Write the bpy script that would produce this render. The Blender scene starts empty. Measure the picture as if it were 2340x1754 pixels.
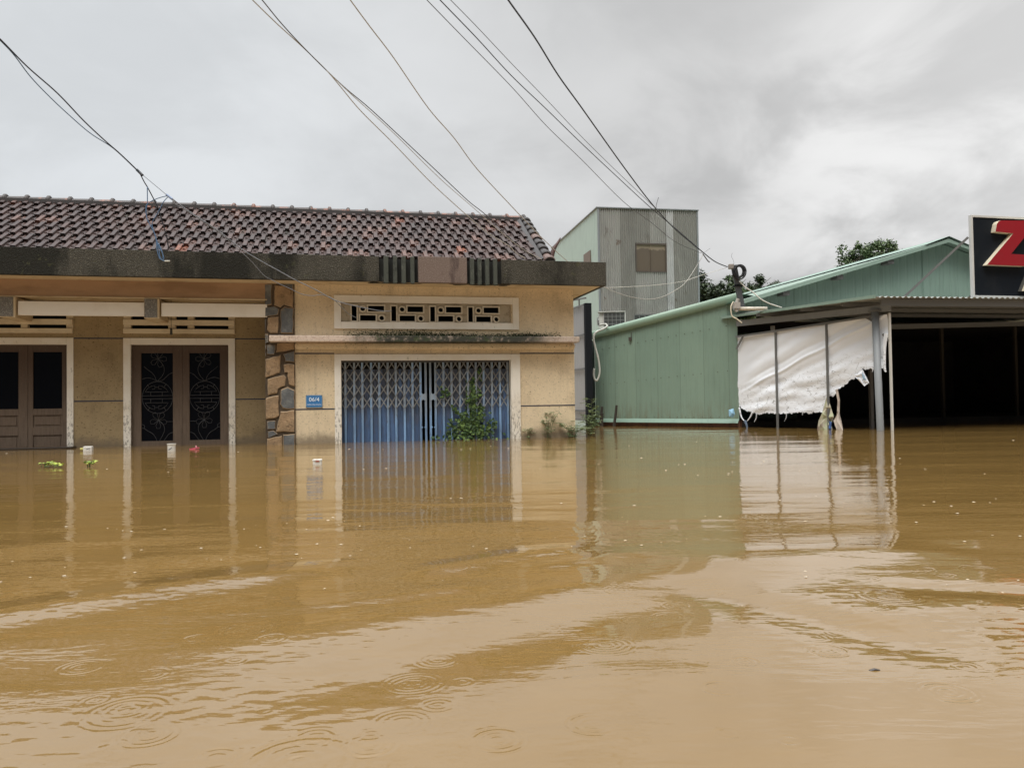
import bpy, bmesh, math, random
import numpy as np
from mathutils import Vector, Matrix
R = math.radians
random.seed(7); rng = np.random.default_rng(7)
S = bpy.context.scene
COL = S.collection

# ------------------------------------------------------------------ camera
cd = bpy.data.cameras.new('camera'); cam = bpy.data.objects.new('camera', cd); COL.objects.link(cam)
cd.sensor_width = 36; cd.lens = 27.17; cd.clip_start = 0.05; cd.clip_end = 3000
cam.location = (0, 0, 0.85)
cam.matrix_world = Matrix.Translation((0, 0, 0.85)) @ Matrix.Rotation(R(90) + 0.0237159, 4, 'X') @ Matrix.Rotation(-0.014645, 4, 'Z')
S.camera = cam

# ------------------------------------------------------------------ sky, sun, exposure
SUN_EL, SUN_AZ = R(62), R(200)          # behind the camera, veiled by cloud
w = bpy.data.worlds.new('World'); S.world = w; w.use_nodes = True
nt = w.node_tree; N = nt.nodes; L = nt.links
bg = N['Background']; bg.inputs['Strength'].default_value = 0.1
sky = N.new('ShaderNodeTexSky'); sky.sky_type = 'NISHITA'; sky.sun_disc = False
sky.sun_elevation = SUN_EL; sky.sun_rotation = SUN_AZ
geo = N.new('ShaderNodeTexCoord')
sep = N.new('ShaderNodeSeparateXYZ'); L.new(geo.outputs['Generated'], sep.inputs[0])
def wmath(op, a, b=None, c=None):
    n = N.new('ShaderNodeMath'); n.operation = op
    for i, v in enumerate((a, b, c)):
        if v is None: continue
        if isinstance(v, (int, float)): n.inputs[i].default_value = v
        else: L.new(v, n.inputs[i])
    return n.outputs[0]
zc = wmath('MAXIMUM', sep.outputs['Z'], 0.0)
den = wmath('ADD', zc, 0.36)
cx = wmath('DIVIDE', sep.outputs['X'], den); cy = wmath('DIVIDE', sep.outputs['Y'], den)
cmb = N.new('ShaderNodeCombineXYZ'); L.new(cx, cmb.inputs[0]); L.new(cy, cmb.inputs[1]); cmb.inputs[2].default_value = 3.7
def wnoise(scale, detail, rough, dist=0.0):
    n = N.new('ShaderNodeTexNoise'); n.inputs['Scale'].default_value = scale; n.inputs['Detail'].default_value = detail
    n.inputs['Roughness'].default_value = rough; n.inputs['Distortion'].default_value = dist
    L.new(cmb.outputs[0], n.inputs['Vector']); return n.outputs['Fac']
def smooth(v, a, b, lo, hi):
    n = N.new('ShaderNodeMapRange'); n.interpolation_type = 'SMOOTHSTEP'
    L.new(v, n.inputs['Value'])
    for k, x in (('From Min', a), ('From Max', b), ('To Min', lo), ('To Max', hi)): n.inputs[k].default_value = x
    return n.outputs[0]
n1 = wnoise(1.1, 5, 0.5, 0.3); n2 = wnoise(3.0, 7, 0.54, 0.35)
lum = wmath('ADD', smooth(n1, 0.3, 0.7, -0.06, 0.06), smooth(n2, 0.32, 0.68, -0.045, 0.045))
lum = wmath('ADD', lum, 0.605)
def lobe(d, a, b, amt):
    v = N.new('ShaderNodeVectorMath'); v.operation = 'DOT_PRODUCT'
    L.new(geo.outputs['Generated'], v.inputs[0]); v.inputs[1].default_value = Vector(d).normalized()
    return smooth(v.outputs['Value'], a, b, 0.0, amt)
# thin bright cloud low on the right, a darker bank left of it
lb = wmath('MULTIPLY', lobe((0.60, 1, 0.29), 0.958, 0.997, 1.0), smooth(n2, 0.36, 0.6, 0.015, 0.15))
lum = wmath('ADD', lum, lb)
ld = wmath('MULTIPLY', lobe((0.24, 1, 0.2), 0.955, 0.998, 1.0), smooth(n2, 0.35, 0.6, -0.09, -0.02))
lum = wmath('ADD', lum, ld)
lum = wmath('ADD', lum, lobe((-0.42, 1, 0.42), 0.9, 0.995, 0.03))
# the cloud sheet is thinner overhead and towards the hidden sun behind the camera
gain = wmath('ADD', 1.0, smooth(sep.outputs['Z'], 0.52, 0.97, 0.0, 4.2))
gain = wmath('ADD', gain, wmath('MULTIPLY', smooth(sep.outputs['Y'], 0.3, -0.6, 0.0, 1.0), smooth(sep.outputs['Z'], 0.45, 0.85, 0.0, 1.0)))
lum = wmath('MULTIPLY', lum, gain)
# low down behind the camera the sky is closed off by the town
low = wmath('MULTIPLY', smooth(sep.outputs['Y'], 0.15, -0.2, 0.0, 1.0), smooth(sep.outputs['Z'], 0.3, 0.86, 0.9, 0.0))
lum = wmath('MULTIPLY', lum, wmath('SUBTRACT', 1.0, low))
tint = N.new('ShaderNodeMix'); tint.data_type = 'RGBA'
tint.inputs['A'].default_value = (0.955, 0.99, 1.02, 1); tint.inputs['B'].default_value = (1.0, 0.997, 0.99, 1)
L.new(smooth(sep.outputs['X'], -0.5, 0.35, 0, 1), tint.inputs['Factor'])
cl = N.new('ShaderNodeVectorMath'); cl.operation = 'SCALE'
L.new(tint.outputs['Result'], cl.inputs[0]); L.new(wmath('MULTIPLY', lum, 10.0), cl.inputs['Scale'])
mx = N.new('ShaderNodeMix'); mx.data_type = 'RGBA'; mx.inputs['Factor'].default_value = 0.97
L.new(sky.outputs[0], mx.inputs['A']); L.new(cl.outputs[0], mx.inputs['B']); L.new(mx.outputs['Result'], bg.inputs['Color'])
sd = bpy.data.lights.new('sun', 'SUN'); sd.energy = 1.5; sd.angle = R(20); sd.color = (1, 0.96, 0.9)
so = bpy.data.objects.new('sun', sd); COL.objects.link(so)
so.rotation_euler = (R(90) - SUN_EL, 0, math.pi - SUN_AZ)   # azimuth measured from +Y, clockwise
S.view_settings.view_transform = 'Standard'; S.view_settings.look = 'None'; S.view_settings.gamma = 1
S.view_settings.exposure = 0.12
S.cycles.max_bounces = 8; S.cycles.use_denoising = True

# ------------------------------------------------------------------ helpers: materials
class M:
    def __init__(s, name, col=(0.5, 0.5, 0.5), rough=0.6, metal=0.0, spec=0.5):
        s.m = bpy.data.materials.new(name); s.m.use_nodes = True
        s.t = s.m.node_tree; s.N = s.t.nodes; s.L = s.t.links; s.b = s.N['Principled BSDF']
        s.b.inputs['Roughness'].default_value = rough; s.b.inputs['Metallic'].default_value = metal
        s.b.inputs['Specular IOR Level'].default_value = spec
        s.tc = s.N.new('ShaderNodeTexCoord').outputs['Object']
        n = s.N.new('ShaderNodeRGB'); n.outputs[0].default_value = (*col, 1); s.c = n.outputs[0]; s.done()
    def done(s): s.L.new(s.c, s.b.inputs['Base Color'])
    def math(s, op, a, b=0.0):
        n = s.N.new('ShaderNodeMath'); n.operation = op
        for i, v in enumerate((a, b)):
            if isinstance(v, (int, float)): n.inputs[i].default_value = v
            else: s.L.new(v, n.inputs[i])
        return n.outputs[0]
    def scaled(s, sc):
        n = s.N.new('ShaderNodeMapping'); n.inputs['Scale'].default_value = sc; s.L.new(s.tc, n.inputs[0]); return n.outputs[0]
    def noise(s, scale, detail=4, rough=0.6, st=(1, 1, 1), dist=0.0):
        n = s.N.new('ShaderNodeTexNoise'); n.inputs['Scale'].default_value = scale; n.inputs['Detail'].default_value = detail
        n.inputs['Roughness'].default_value = rough; n.inputs['Distortion'].default_value = dist
        s.L.new(s.scaled(st) if st != (1, 1, 1) else s.tc, n.inputs['Vector']); return n.outputs['Fac']
    def voro(s, scale, feature='F1', st=(1, 1, 1), out='Distance'):
        n = s.N.new('ShaderNodeTexVoronoi'); n.feature = feature; n.inputs['Scale'].default_value = scale
        s.L.new(s.scaled(st) if st != (1, 1, 1) else s.tc, n.inputs['Vector']); return n.outputs[out]
    def ramp(s, v, a, b, lo=0.0, hi=1.0):
        n = s.N.new('ShaderNodeMapRange'); n.interpolation_type = 'SMOOTHSTEP'; s.L.new(v, n.inputs[0])
        for k, x in (('From Min', a), ('From Max', b), ('To Min', lo), ('To Max', hi)): n.inputs[k].default_value = x
        return n.outputs[0]
    def axis(s, k):
        n = s.N.new('ShaderNodeSeparateXYZ'); s.L.new(s.tc, n.inputs[0]); return n.outputs[k]
    def mix(s, fac, col):
        n = s.N.new('ShaderNodeMix'); n.data_type = 'RGBA'
        if isinstance(fac, (int, float)): n.inputs['Factor'].default_value = fac
        else: s.L.new(fac, n.inputs['Factor'])
        s.L.new(s.c, n.inputs['A'])
        if isinstance(col, tuple): n.inputs['B'].default_value = (*col, 1)
        else: s.L.new(col, n.inputs['B'])
        s.c = n.outputs['Result']; s.done(); return s
    def bump(s, h, dist=0.005, strength=1.0):
        n = s.N.new('ShaderNodeBump'); n.inputs['Strength'].default_value = strength; n.inputs['Distance'].default_value = dist
        s.L.new(h, n.inputs['Height']); s.L.new(n.outputs[0], s.b.inputs['Normal']); return s
    def cells(s, size, k=0):
        f = s.math('FLOOR', s.math('DIVIDE', s.axis(k), size)); n = s.N.new('ShaderNodeTexWhiteNoise'); n.noise_dimensions = '1D'
        s.L.new(f, n.inputs['W']); return n.outputs['Value']
    def seam(s, size, wd, k=0):
        return s.math('LESS_THAN', s.math('MODULO', s.axis(k), size), wd)
    def attr(s, name):
        n = s.N.new('ShaderNodeAttribute'); n.attribute_name = name; return n.outputs['Fac']

# ------------------------------------------------------------------ helpers: meshes and objects
class MB:
    def __init__(s): s.v = []; s.f = []; s.mi = []; s.at = []
    def add(s, vs, fs, mi=0, at=0.0):
        o = len(s.v); s.v += [tuple(p) for p in vs]
        for f in fs: s.f.append(tuple(i + o for i in f)); s.mi.append(mi); s.at.append(at)
        return s
    def box(s, x0, x1, y0, y1, z0, z1, mi=0, at=0.0):
        vs = [(x, y, z) for z in (z0, z1) for y in (y0, y1) for x in (x0, x1)]
        return s.add(vs, [(0, 2, 3, 1), (4, 5, 7, 6), (0, 1, 5, 4), (2, 6, 7, 3), (0, 4, 6, 2), (1, 3, 7, 5)], mi, at)
    def bar(s, a, b, wx, wy, up=(0, 0, 1), mi=0):
        a, b = Vector(a), Vector(b); d = (b - a).normalized(); u = Vector(up)
        if abs(d.dot(u)) > 0.98: u = Vector((0, 1, 0))
        r = d.cross(u).normalized() * wx / 2; q = r.cross(d).normalized() * wy / 2
        vs = [p + i * r + j * q for p in (a, b) for i, j in ((-1, -1), (1, -1), (1, 1), (-1, 1))]
        return s.add(vs, [(3, 2, 1, 0), (4, 5, 6, 7), (0, 1, 5, 4), (1, 2, 6, 5), (2, 3, 7, 6), (3, 0, 4, 7)], mi)
    def tube(s, pts, r, n=6, mi=0, r1=None, cap=True):
        pts = [Vector(p) for p in pts]; k = len(pts); vs = []; fs = []
        pu = None
        for i, p in enumerate(pts):
            d = (pts[min(i + 1, k - 1)] - pts[max(i - 1, 0)]).normalized()
            if pu is None: pu = d.orthogonal().normalized()
            u = (pu - d * pu.dot(d)); u = u.normalized() if u.length > 1e-6 else d.orthogonal().normalized(); pu = u
            t = d.cross(u); rr = r if r1 is None else r + (r1 - r) * i / (k - 1)
            for j in range(n):
                a = 2 * math.pi * j / n; vs.append(p + rr * (math.cos(a) * u + math.sin(a) * t))
        for i in range(k - 1):
            for j in range(n):
                j2 = (j + 1) % n; fs.append((i * n + j, i * n + j2, (i + 1) * n + j2, (i + 1) * n + j))
        if cap: fs += [tuple(range(n))[::-1], tuple((k - 1) * n + j for j in range(n))]
        return s.add(vs, fs, mi)
    def prism(s, poly, y0, y1, mi=0, mis=None, ins=0.0):
        """poly: (x,z) list; extruded from y1 (back) to y0 (front)."""
        n = len(poly); cxm = sum(p[0] for p in poly) / n; czm = sum(p[1] for p in poly) / n
        A = sum(poly[i][0] * poly[(i + 1) % n][1] - poly[(i + 1) % n][0] * poly[i][1] for i in range(n))
        if A < 0: poly = poly[::-1]
        fr = [(x + (cxm - x) * ins, z + (czm - z) * ins) for x, z in poly]
        vs = [(x, y0, z) for x, z in fr] + [(x, y1, z) for x, z in poly]
        s.add(vs, [tuple(range(n)), tuple(range(2 * n - 1, n - 1, -1))], mi)
        return s.add(vs, [(i, i + n, (i + 1) % n + n, (i + 1) % n) for i in range(n)], mi if mis is None else mis)
    def frame(s, x0, x1, z0, z1, wl, wr, wb, wt, y0, y1, mi=0):
        """picture-frame of four butted boxes: outer x0..x1, z0..z1"""
        s.box(x0, x0 + wl, y0, y1, z0, z1, mi); s.box(x1 - wr, x1, y0, y1, z0, z1, mi)
        if wt: s.box(x0 + wl, x1 - wr, y0, y1, z1 - wt, z1, mi)
        if wb: s.box(x0 + wl, x1 - wr, y0, y1, z0, z0 + wb, mi)
        return s
    def sheet(s, p0, p1, zb, zt, pitch, amp, per=6, prof='sin', mi=0, mif=None):
        """vertical corrugated sheet between plan points; zb/zt functions of s (metres along)"""
        p0, p1 = Vector((*p0, 0)), Vector((*p1, 0)); Ln = (p1 - p0).length; d = (p1 - p0) / Ln
        n = Vector((d.y, -d.x, 0)); k = max(2, int(Ln / pitch * per)); o = len(s.v)
        for i in range(k + 1):
            q = Ln * i / k; ph = (q / pitch) % 1.0
            if prof == 'sin': a = amp * math.sin(2 * math.pi * ph)
            else: a = amp * (1 if ph < 0.12 else 0 if ph > 0.24 else 1 - (ph - 0.12) / 0.12) if ph < 0.5 else amp * (0 if ph < 0.88 else (ph - 0.88) / 0.12)
            p = p0 + d * q + n * a
            for z in (zb(q), zt(q)): s.v.append((p.x, p.y, z))
        for i in range(k):
            b = o + 2 * i; s.f.append((b, b + 2, b + 3, b + 1)); s.mi.append(mif((i + 0.5) / k * Ln) if mif else mi); s.at.append(0.0)
        return s
    def leaf(s, p, d, nrm, ln, wd, mi=0, at=0.0):
        p, d, nrm = Vector(p), Vector(d).normalized(), Vector(nrm).normalized(); t = d.cross(nrm)
        if t.length < 1e-4: t = d.orthogonal()
        t.normalize(); nn = t.cross(d); m = p + d * ln * 0.5 - nn * ln * 0.06
        return s.add([p, m + t * wd / 2 + nn * wd * 0.15, p + d * ln - nn * ln * 0.15, m - t * wd / 2 + nn * wd * 0.15, m], [(0, 1, 4), (1, 2, 4), (2, 3, 4), (3, 0, 4)], mi, at)
    def build(s, name, mat, parent=None, smooth=False, loc=None, attr=None, bevel=0.0):
        me = bpy.data.meshes.new(name); me.from_pydata(s.v, [], s.f)
        mats = mat if isinstance(mat, (list, tuple)) else [mat]
        for m in mats: me.materials.append(m.m if isinstance(m, M) else m)
        me.polygons.foreach_set('material_index', s.mi)
        if smooth: me.polygons.foreach_set('use_smooth', [True] * len(s.f))
        if attr:
            a = me.attributes.new(attr, 'FLOAT', 'FACE'); a.data.foreach_set('value', s.at)
        me.update(); o = bpy.data.objects.new(name, me); COL.objects.link(o)
        if parent is not None: o.parent = parent
        if loc is not None: o.location = loc
        if bevel:
            bv = o.modifiers.new('bevel', 'BEVEL'); bv.width = bevel; bv.segments = 2; bv.limit_method = 'ANGLE'
        return o
def tag(o, label=None, cat=None, group=None, kind=None):
    for k, v in (('label', label), ('category', cat), ('group', group), ('kind', kind)):
        if v: o[k] = v
    return o
def thing(name, label, cat, loc=(0, 0, 0), rz=0.0, group=None):
    o = bpy.data.objects.new(name, None); COL.objects.link(o); o.location = loc; o.rotation_euler = (0, 0, rz)
    o.empty_display_size = 0.2
    return tag(o, label, cat, group)
def spline(pts, sub=5):
    P = [Vector(p) for p in pts]; out = []
    for i in range(len(P) - 1):
        a, b, c, d = P[max(i - 1, 0)], P[i], P[i + 1], P[min(i + 2, len(P) - 1)]
        for k in range(sub):
            t = k / sub; t2, t3 = t * t, t * t * t
            out.append(0.5 * ((2 * b) + (c - a) * t + (2 * a - 5 * b + 4 * c - d) * t2 + (3 * b - a - 3 * c + d) * t3))
    out.append(P[-1]); return out
def smoothstep(a, b, x):
    t = np.clip((x - a) / (b - a), 0, 1); return t * t * (3 - 2 * t)

# ------------------------------------------------------------------ materials
def wall_mat(name, a, b, c):
    m = M(name, a, 0.85)
    m.mix(m.ramp(m.noise(1.1, 5, 0.6), 0.4, 0.68), b)
    m.mix(m.ramp(m.noise(2.2, 6, 0.7, (3, 3, 0.22)), 0.5, 0.72, 0, 0.5), tuple(x * 0.62 for x in a)); m.mix(m.ramp(m.noise(0.55, 7, 0.75), 0.52, 0.64, 0, 0.35), tuple(x * 0.6 for x in b))
    m.mix(m.ramp(m.noise(34, 3, 0.7), 0.47, 0.66, 0, 0.5), tuple(min(1, x * 1.2) for x in a)); m.mix(m.ramp(m.noise(17, 4, 0.75), 0.52, 0.68, 0, 0.45), tuple(x * .66 for x in b))
    m.mix(m.ramp(m.noise(21, 3, 0.68, (1, 1, 1.5)), 0.615, 0.655, 0, 0.85), c)
    # tide line left by the flood
    m.mix(m.math('MULTIPLY', m.ramp(m.math('ADD', m.axis(2), m.math('MULTIPLY', m.noise(3, 5, 0.7), 0.5)), 0.28, 0.55, 0.75, 0), 1.0), (0.17, 0.13, 0.085))
    return m.bump(m.noise(60, 4, 0.75), 0.008, 0.9)
cream = wall_mat('roughcast_cream', (0.76, 0.62, 0.415), (0.64, 0.51, 0.33), (0.17, 0.125, 0.075))
porch_m = wall_mat('roughcast_porch_shade', (0.36, 0.27, 0.145), (0.3, 0.22, 0.115), (0.1, 0.07, 0.035))  # browner copy of the cream roughcast, porch shade put into its colour
soffit_m = M('soffit_plaster', (0.6, 0.48, 0.31), 0.85)
soffit_m.mix(soffit_m.ramp(soffit_m.noise(1.3, 5, 0.65), 0.52, 0.62, 0, 0.5), (0.34, 0.22, 0.1))
beam_m = M('stained_plaster', (0.4, 0.255, 0.15), 0.85)
beam_m.mix(beam_m.ramp(beam_m.noise(1.4, 5, 0.6, (0.6, 1, 2)), 0.42, 0.65, 0, 0.75), (0.26, 0.16, 0.09))
beam_m.mix(beam_m.ramp(beam_m.noise(60, 3), 0.58, 0.7, 0, 0.4), (0.2, 0.12, 0.07))
white = M('white_trim', (0.84, 0.79, 0.69), 0.7)
white.mix(white.ramp(white.noise(2.0, 5, 0.6), 0.45, 0.7, 0, 0.4), (0.7, 0.6, 0.44))
wlow = white.ramp(white.axis(2), 0.3, 1.3, 1.0, 0.0)
white.mix(white.math('MULTIPLY', wlow, white.ramp(white.noise(22, 5, 0.7, (1, 1, 0.4)), 0.5, 0.58, 0, 0.75)), (0.27, 0.23, 0.18))
white.mix(white.ramp(white.noise(9, 6, 0.7, (1, 1, 0.5)), 0.62, 0.7, 0, 0.5), (0.32, 0.28, 0.2))
lintel_m = M('white_lintel', (0.84, 0.78, 0.68), 0.75)
lintel_m.mix(lintel_m.ramp(lintel_m.noise(1.7, 4), 0.45, 0.7, 0, 0.3), (0.66, 0.57, 0.44))
groove_m = M('groove_navy', (0.045, 0.05, 0.075), 0.8)
fascia_m = M('pebble_dash_mouldy', (0.07, 0.065, 0.052), 0.95, 0, 0.2)
fascia_m.mix(fascia_m.ramp(fascia_m.noise(42, 3, 0.75), 0.53, 0.66), (0.17, 0.155, 0.12))
fascia_m.mix(fascia_m.ramp(fascia_m.voro(38), 0.12, 0.32, 0.8, 0), (0.02, 0.019, 0.016))
fascia_m.mix(fascia_m.ramp(fascia_m.noise(0.9, 6, 0.65, (1, 1, 0.35)), 0.4, 0.56, 0, 0.85), (0.016, 0.016, 0.013))
fascia_m.mix(fascia_m.ramp(fascia_m.noise(3.5, 5, 0.7), 0.6, 0.68, 0, 0.4), (0.1, 0.1, 0.05))
fascia_m.bump(fascia_m.voro(40), 0.012, 1.0)
pebble_m = M('pebble_dash_grey', (0.17, 0.16, 0.14), 0.9)
pebble_m.mix(pebble_m.ramp(pebble_m.noise(50, 3, 0.75), 0.5, 0.62), (0.36, 0.34, 0.3))
pebble_m.mix(pebble_m.ramp(pebble_m.voro(45), 0.1, 0.3, 0.7, 0), (0.05, 0.05, 0.045)).bump(pebble_m.voro(45), 0.01, 1.0)
pink_m = M('pebble_dash_pinkish', (0.165, 0.12, 0.098), 0.9)
pink_m.mix(pink_m.ramp(pink_m.noise(48, 3, 0.75), 0.5, 0.63, 0, 0.7), (0.31, 0.245, 0.205))
pink_m.mix(pink_m.ramp(pink_m.noise(2.4, 5, 0.7, (1.5, 1, 0.3)), 0.5, 0.68, 0, 0.8), (0.07, 0.045, 0.04)).bump(pink_m.noise(60, 3), 0.006, 0.8)
fin_m = M('mossy_concrete', (0.065, 0.072, 0.058), 0.9)
fin_m.mix(fin_m.ramp(fin_m.noise(9, 6, 0.75, (1, 1, 0.3)), 0.55, 0.75), (0.2, 0.2, 0.17))
fin_m.mix(fin_m.ramp(fin_m.noise(5, 4, 0.7), 0.52, 0.7, 0, 0.7), (0.02, 0.022, 0.018))
finback_m = M('black_mould', (0.017, 0.018, 0.016), 0.95)
finback_m.mix(finback_m.ramp(finback_m.noise(7, 5, 0.7, (1, 1, 0.4)), 0.6, 0.75), (0.07, 0.07, 0.06))
ledge_m = M('ledge_mossy', (0.66, 0.54, 0.44), 0.85)
ledge_m.mix(ledge_m.ramp(ledge_m.noise(14, 5, 0.75), 0.48, 0.62, 0, 0.75), (0.38, 0.25, 0.19))
lx = ledge_m.math('ADD', ledge_m.axis(0), ledge_m.math('MULTIPLY', ledge_m.noise(2.5, 6, 0.7), 1.6))
mk = ledge_m.math('MULTIPLY', ledge_m.ramp(lx, 0.9, 1.9), ledge_m.ramp(lx, 5.0, 6.1, 1.0, 0.25))
ledge_m.mix(ledge_m.math('MULTIPLY', mk, ledge_m.ramp(ledge_m.noise(8, 5, 0.7), 0.28, 0.5, 0.45, 1)), (0.035, 0.036, 0.026))
ledge_m.mix(ledge_m.math('MULTIPLY', mk, ledge_m.ramp(ledge_m.noise(5, 5, 0.7), 0.52, 0.62, 0, 0.6)), (0.035, 0.06, 0.012))
moss_m = M('moss', (0.03, 0.045, 0.012), 0.95)
moss_m.mix(moss_m.ramp(moss_m.noise(20, 4, 0.7), 0.45, 0.65), (0.018, 0.018, 0.013))
tile_m = M('weathered_tile', (0.055, 0.035, 0.031), 0.52, 0, .28)
tr = tile_m.attr('rnd')
tile_m.mix(tile_m.ramp(tr, 0.2, 0.7), (0.08, 0.047, 0.04))
tile_m.mix(tile_m.ramp(tr, 0.84, 0.9), (0.14, 0.078, 0.062))
tile_m.mix(tile_m.ramp(tr, 0.965, 0.985), (0.21, 0.075, 0.042))
tile_m.mix(tile_m.ramp(tile_m.noise(9, 5, 0.7), 0.46, 0.66, 0, 0.7), (0.03, 0.024, 0.024))
tile_m.mix(tile_m.ramp(tile_m.noise(2.2, 6, 0.75, (1.6, .25, .25)), 0.55, 0.7, 0, 0.7), (0.028, 0.03, 0.02)); tile_m.mix(tile_m.ramp(tile_m.noise(1.1, 4, 0.6), 0.5, 0.7, 0, 0.4), (0.032, 0.025, 0.025))
tile_e = M('tile_edge_mould_shade', (0.022, 0.017, 0.018), 0.7, 0, .2)  # mould on the tile fronts, darkened further with their painted-in shade
tile_e.mix(tile_e.ramp(tile_e.attr('rnd'), .88, .93), (.12, .05, .035)); tile_e.mix(tile_e.ramp(tile_e.noise(9, 4), .5, .66, 0, .5), (.085, .04, .032))
ridge_m = M('ridge_tile', (0.07, 0.06, 0.056), 0.6)
ridge_m.mix(ridge_m.ramp(ridge_m.noise(3.0, 4, 0.65, (1.2, 1, 1)), 0.52, 0.62), (0.25, 0.12, 0.085))
ridge_m.mix(ridge_m.ramp(ridge_m.noise(11, 5, 0.7), 0.5, 0.7, 0, 0.6), (0.05, 0.045, 0.043))
verge_m = M('verge_tile_dark', (0.055, 0.05, 0.049), 0.6)
verge_m.mix(verge_m.ramp(verge_m.noise(7, 5, 0.7), 0.48, 0.7, 0, 0.7), (0.045, 0.04, 0.04))
verge_m.mix(verge_m.ramp(verge_m.attr('rnd'), 0.7, 0.75, 0, 0.8), (0.2, 0.13, 0.11))
horn_m = M('horn_brown', (0.085, 0.04, 0.032), 0.6); horn_m.mix(horn_m.ramp(horn_m.noise(12, 4), 0.5, 0.7), (0.03, 0.02, 0.018))
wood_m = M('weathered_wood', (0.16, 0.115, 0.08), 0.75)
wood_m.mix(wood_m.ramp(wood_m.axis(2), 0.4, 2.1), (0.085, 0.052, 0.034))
wood_m.mix(wood_m.ramp(wood_m.noise(6, 6, 0.7, (6, 6, 0.5)), 0.42, 0.68, 0, 0.65), (0.085, 0.06, 0.042))
wood_m.mix(wood_m.ramp(wood_m.noise(30, 4, 0.7, (2, 2, 0.3)), 0.6, 0.75, 0, 0.5), (0.26, 0.22, 0.18))
glass_m = M('dark_glass', (0.004, 0.005, 0.008), 0.15, 0, 0.15)
iron_m = M('grille_iron', (0.075, 0.075, 0.078), 0.7)
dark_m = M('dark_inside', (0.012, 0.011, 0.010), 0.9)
stone_t = M('sandstone', (0.37, 0.245, 0.135), 0.85)
stone_t.mix(stone_t.ramp(stone_t.noise(4, 5, 0.65), 0.42, 0.65), (0.46, 0.31, 0.175))
stone_t.mix(stone_t.ramp(stone_t.noise(9, 6, 0.75), 0.52, 0.66, 0, 0.8), (0.15, 0.1, 0.055)); stone_t.mix(stone_t.ramp(stone_t.noise(42, 4, .75), .48, .66, 0, .55), (.2, .14, .085)); stone_t.mix(stone_t.ramp(stone_t.noise(2.6, 5, .7), .5, .66, 0, .6), (.24, .17, .1)).bump(stone_t.noise(14, 6, 0.75), 0.03)
stone_s = M('slate', (0.12, 0.125, 0.125), 0.8)
stone_s.mix(stone_s.ramp(stone_s.noise(6, 5, 0.7), 0.45, 0.68), (0.2, 0.205, 0.195)).bump(stone_s.noise(10, 6, 0.75), 0.025)
stone_s.mix(stone_s.ramp(stone_s.noise(3.5, 4, 0.7), 0.6, 0.7, 0, 0.5), (0.22, 0.19, 0.14))
mortar = M('mortar_dark', (0.085, 0.06, 0.036), 0.9); mortar.mix(mortar.ramp(mortar.noise(12, 4), 0.5, 0.7), (0.05, 0.038, 0.026))
stone_e = M('stone_edge', (0.36, 0.26, 0.16), 0.85)
def blue_mat(name, a, b, rust):
    m = M(name, a, 0.5)
    m.mix(m.ramp(m.math('ADD', m.axis(2), m.math('MULTIPLY', m.noise(2.5, 5, 0.7), 0.9)), 0.75, 1.5), b)
    m.mix(m.ramp(m.noise(5, 5, 0.7, (3, 3, 0.5)), 0.46, 0.62, 0, rust), tuple(x * .55 + y for x, y in zip(a, (.045, .035, .028))))
    m.mix(m.ramp(m.noise(1.6, 5, 0.7, (5, 5, 0.6)), 0.5, 0.64, 0, .75), tuple(x * 1.5 for x in a))
    m.mix(m.ramp(m.noise(14, 5, 0.7, (2, 2, 0.25)), 0.62, 0.7, 0, 0.7), (0.13, 0.075, 0.04))
    return m
blue_p = blue_mat('blue_sheet', (0.065, 0.12, 0.23), (0.045, 0.054, 0.07), 0.9)
blue_b = blue_mat('blue_bar', (0.2, 0.34, 0.54), (0.29, 0.34, 0.39), 0.5)
blue_l = blue_mat('lattice_bar', (0.24, 0.27, 0.3), (0.2, 0.195, 0.18), 0.6)

# ------------------------------------------------------------------ the tiled house (local: x along the street wall, y into the house, z up)
TH = R(12.529)
house = thing('tiled_house', 'long cream house with mouldy concrete eave and dark tiled roof in flood water', 'house', (-3.969, 17.279, 0), TH)
PL, PR, UR, UL = -1.478, -0.848, 5.602, -13.0     # pillar, right corner, far left
b = MB()   # street wall of the garage bay (openings left free) with its side and back walls
T = 0.13
b.box(PR, 0.15, 0, T, -1, 3.537); b.box(4.07, UR, 0, T, -1, 3.537)
b.box(0.15, 4.07, 0, T, 1.845, 2.715); b.box(0.15, 4.07, 0, T, 3.15, 3.537)
b.box(UR - 0.2, UR, T, 5.9, -1, 3.537); b.box(UL, UR, 5.9, 6.1, -1, 3.537)
b.box(PL + 0.05, PR - 0.0, 0.02, 1.05, -1, 3.537)       # return wall behind the stone pillar
b.build('wall', cream, house)
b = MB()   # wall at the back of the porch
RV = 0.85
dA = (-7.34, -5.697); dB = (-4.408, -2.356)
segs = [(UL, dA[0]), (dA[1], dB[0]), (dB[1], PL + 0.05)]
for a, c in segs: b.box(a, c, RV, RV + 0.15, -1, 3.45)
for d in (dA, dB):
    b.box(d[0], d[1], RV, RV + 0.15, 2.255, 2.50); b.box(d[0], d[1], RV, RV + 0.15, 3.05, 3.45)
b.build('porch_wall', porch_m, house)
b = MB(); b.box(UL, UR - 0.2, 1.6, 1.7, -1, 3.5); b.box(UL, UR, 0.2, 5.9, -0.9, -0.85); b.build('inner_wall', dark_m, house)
def groove(a, c, v, z): MB().box(a, c, v - 0.004, v + 0.02, z - 0.013, z + 0.013).build('scored_line', groove_m, house)
for z in (2.0, 0.762): groove(PR, 0.0, 0, z); groove(4.261, UR, 0, z)
for z in (2.393, 1.012): groove(-5.565, -4.562, RV, z); groove(-2.212, PL + 0.05, RV, z); groove(UL, -7.48, RV, z)
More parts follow.
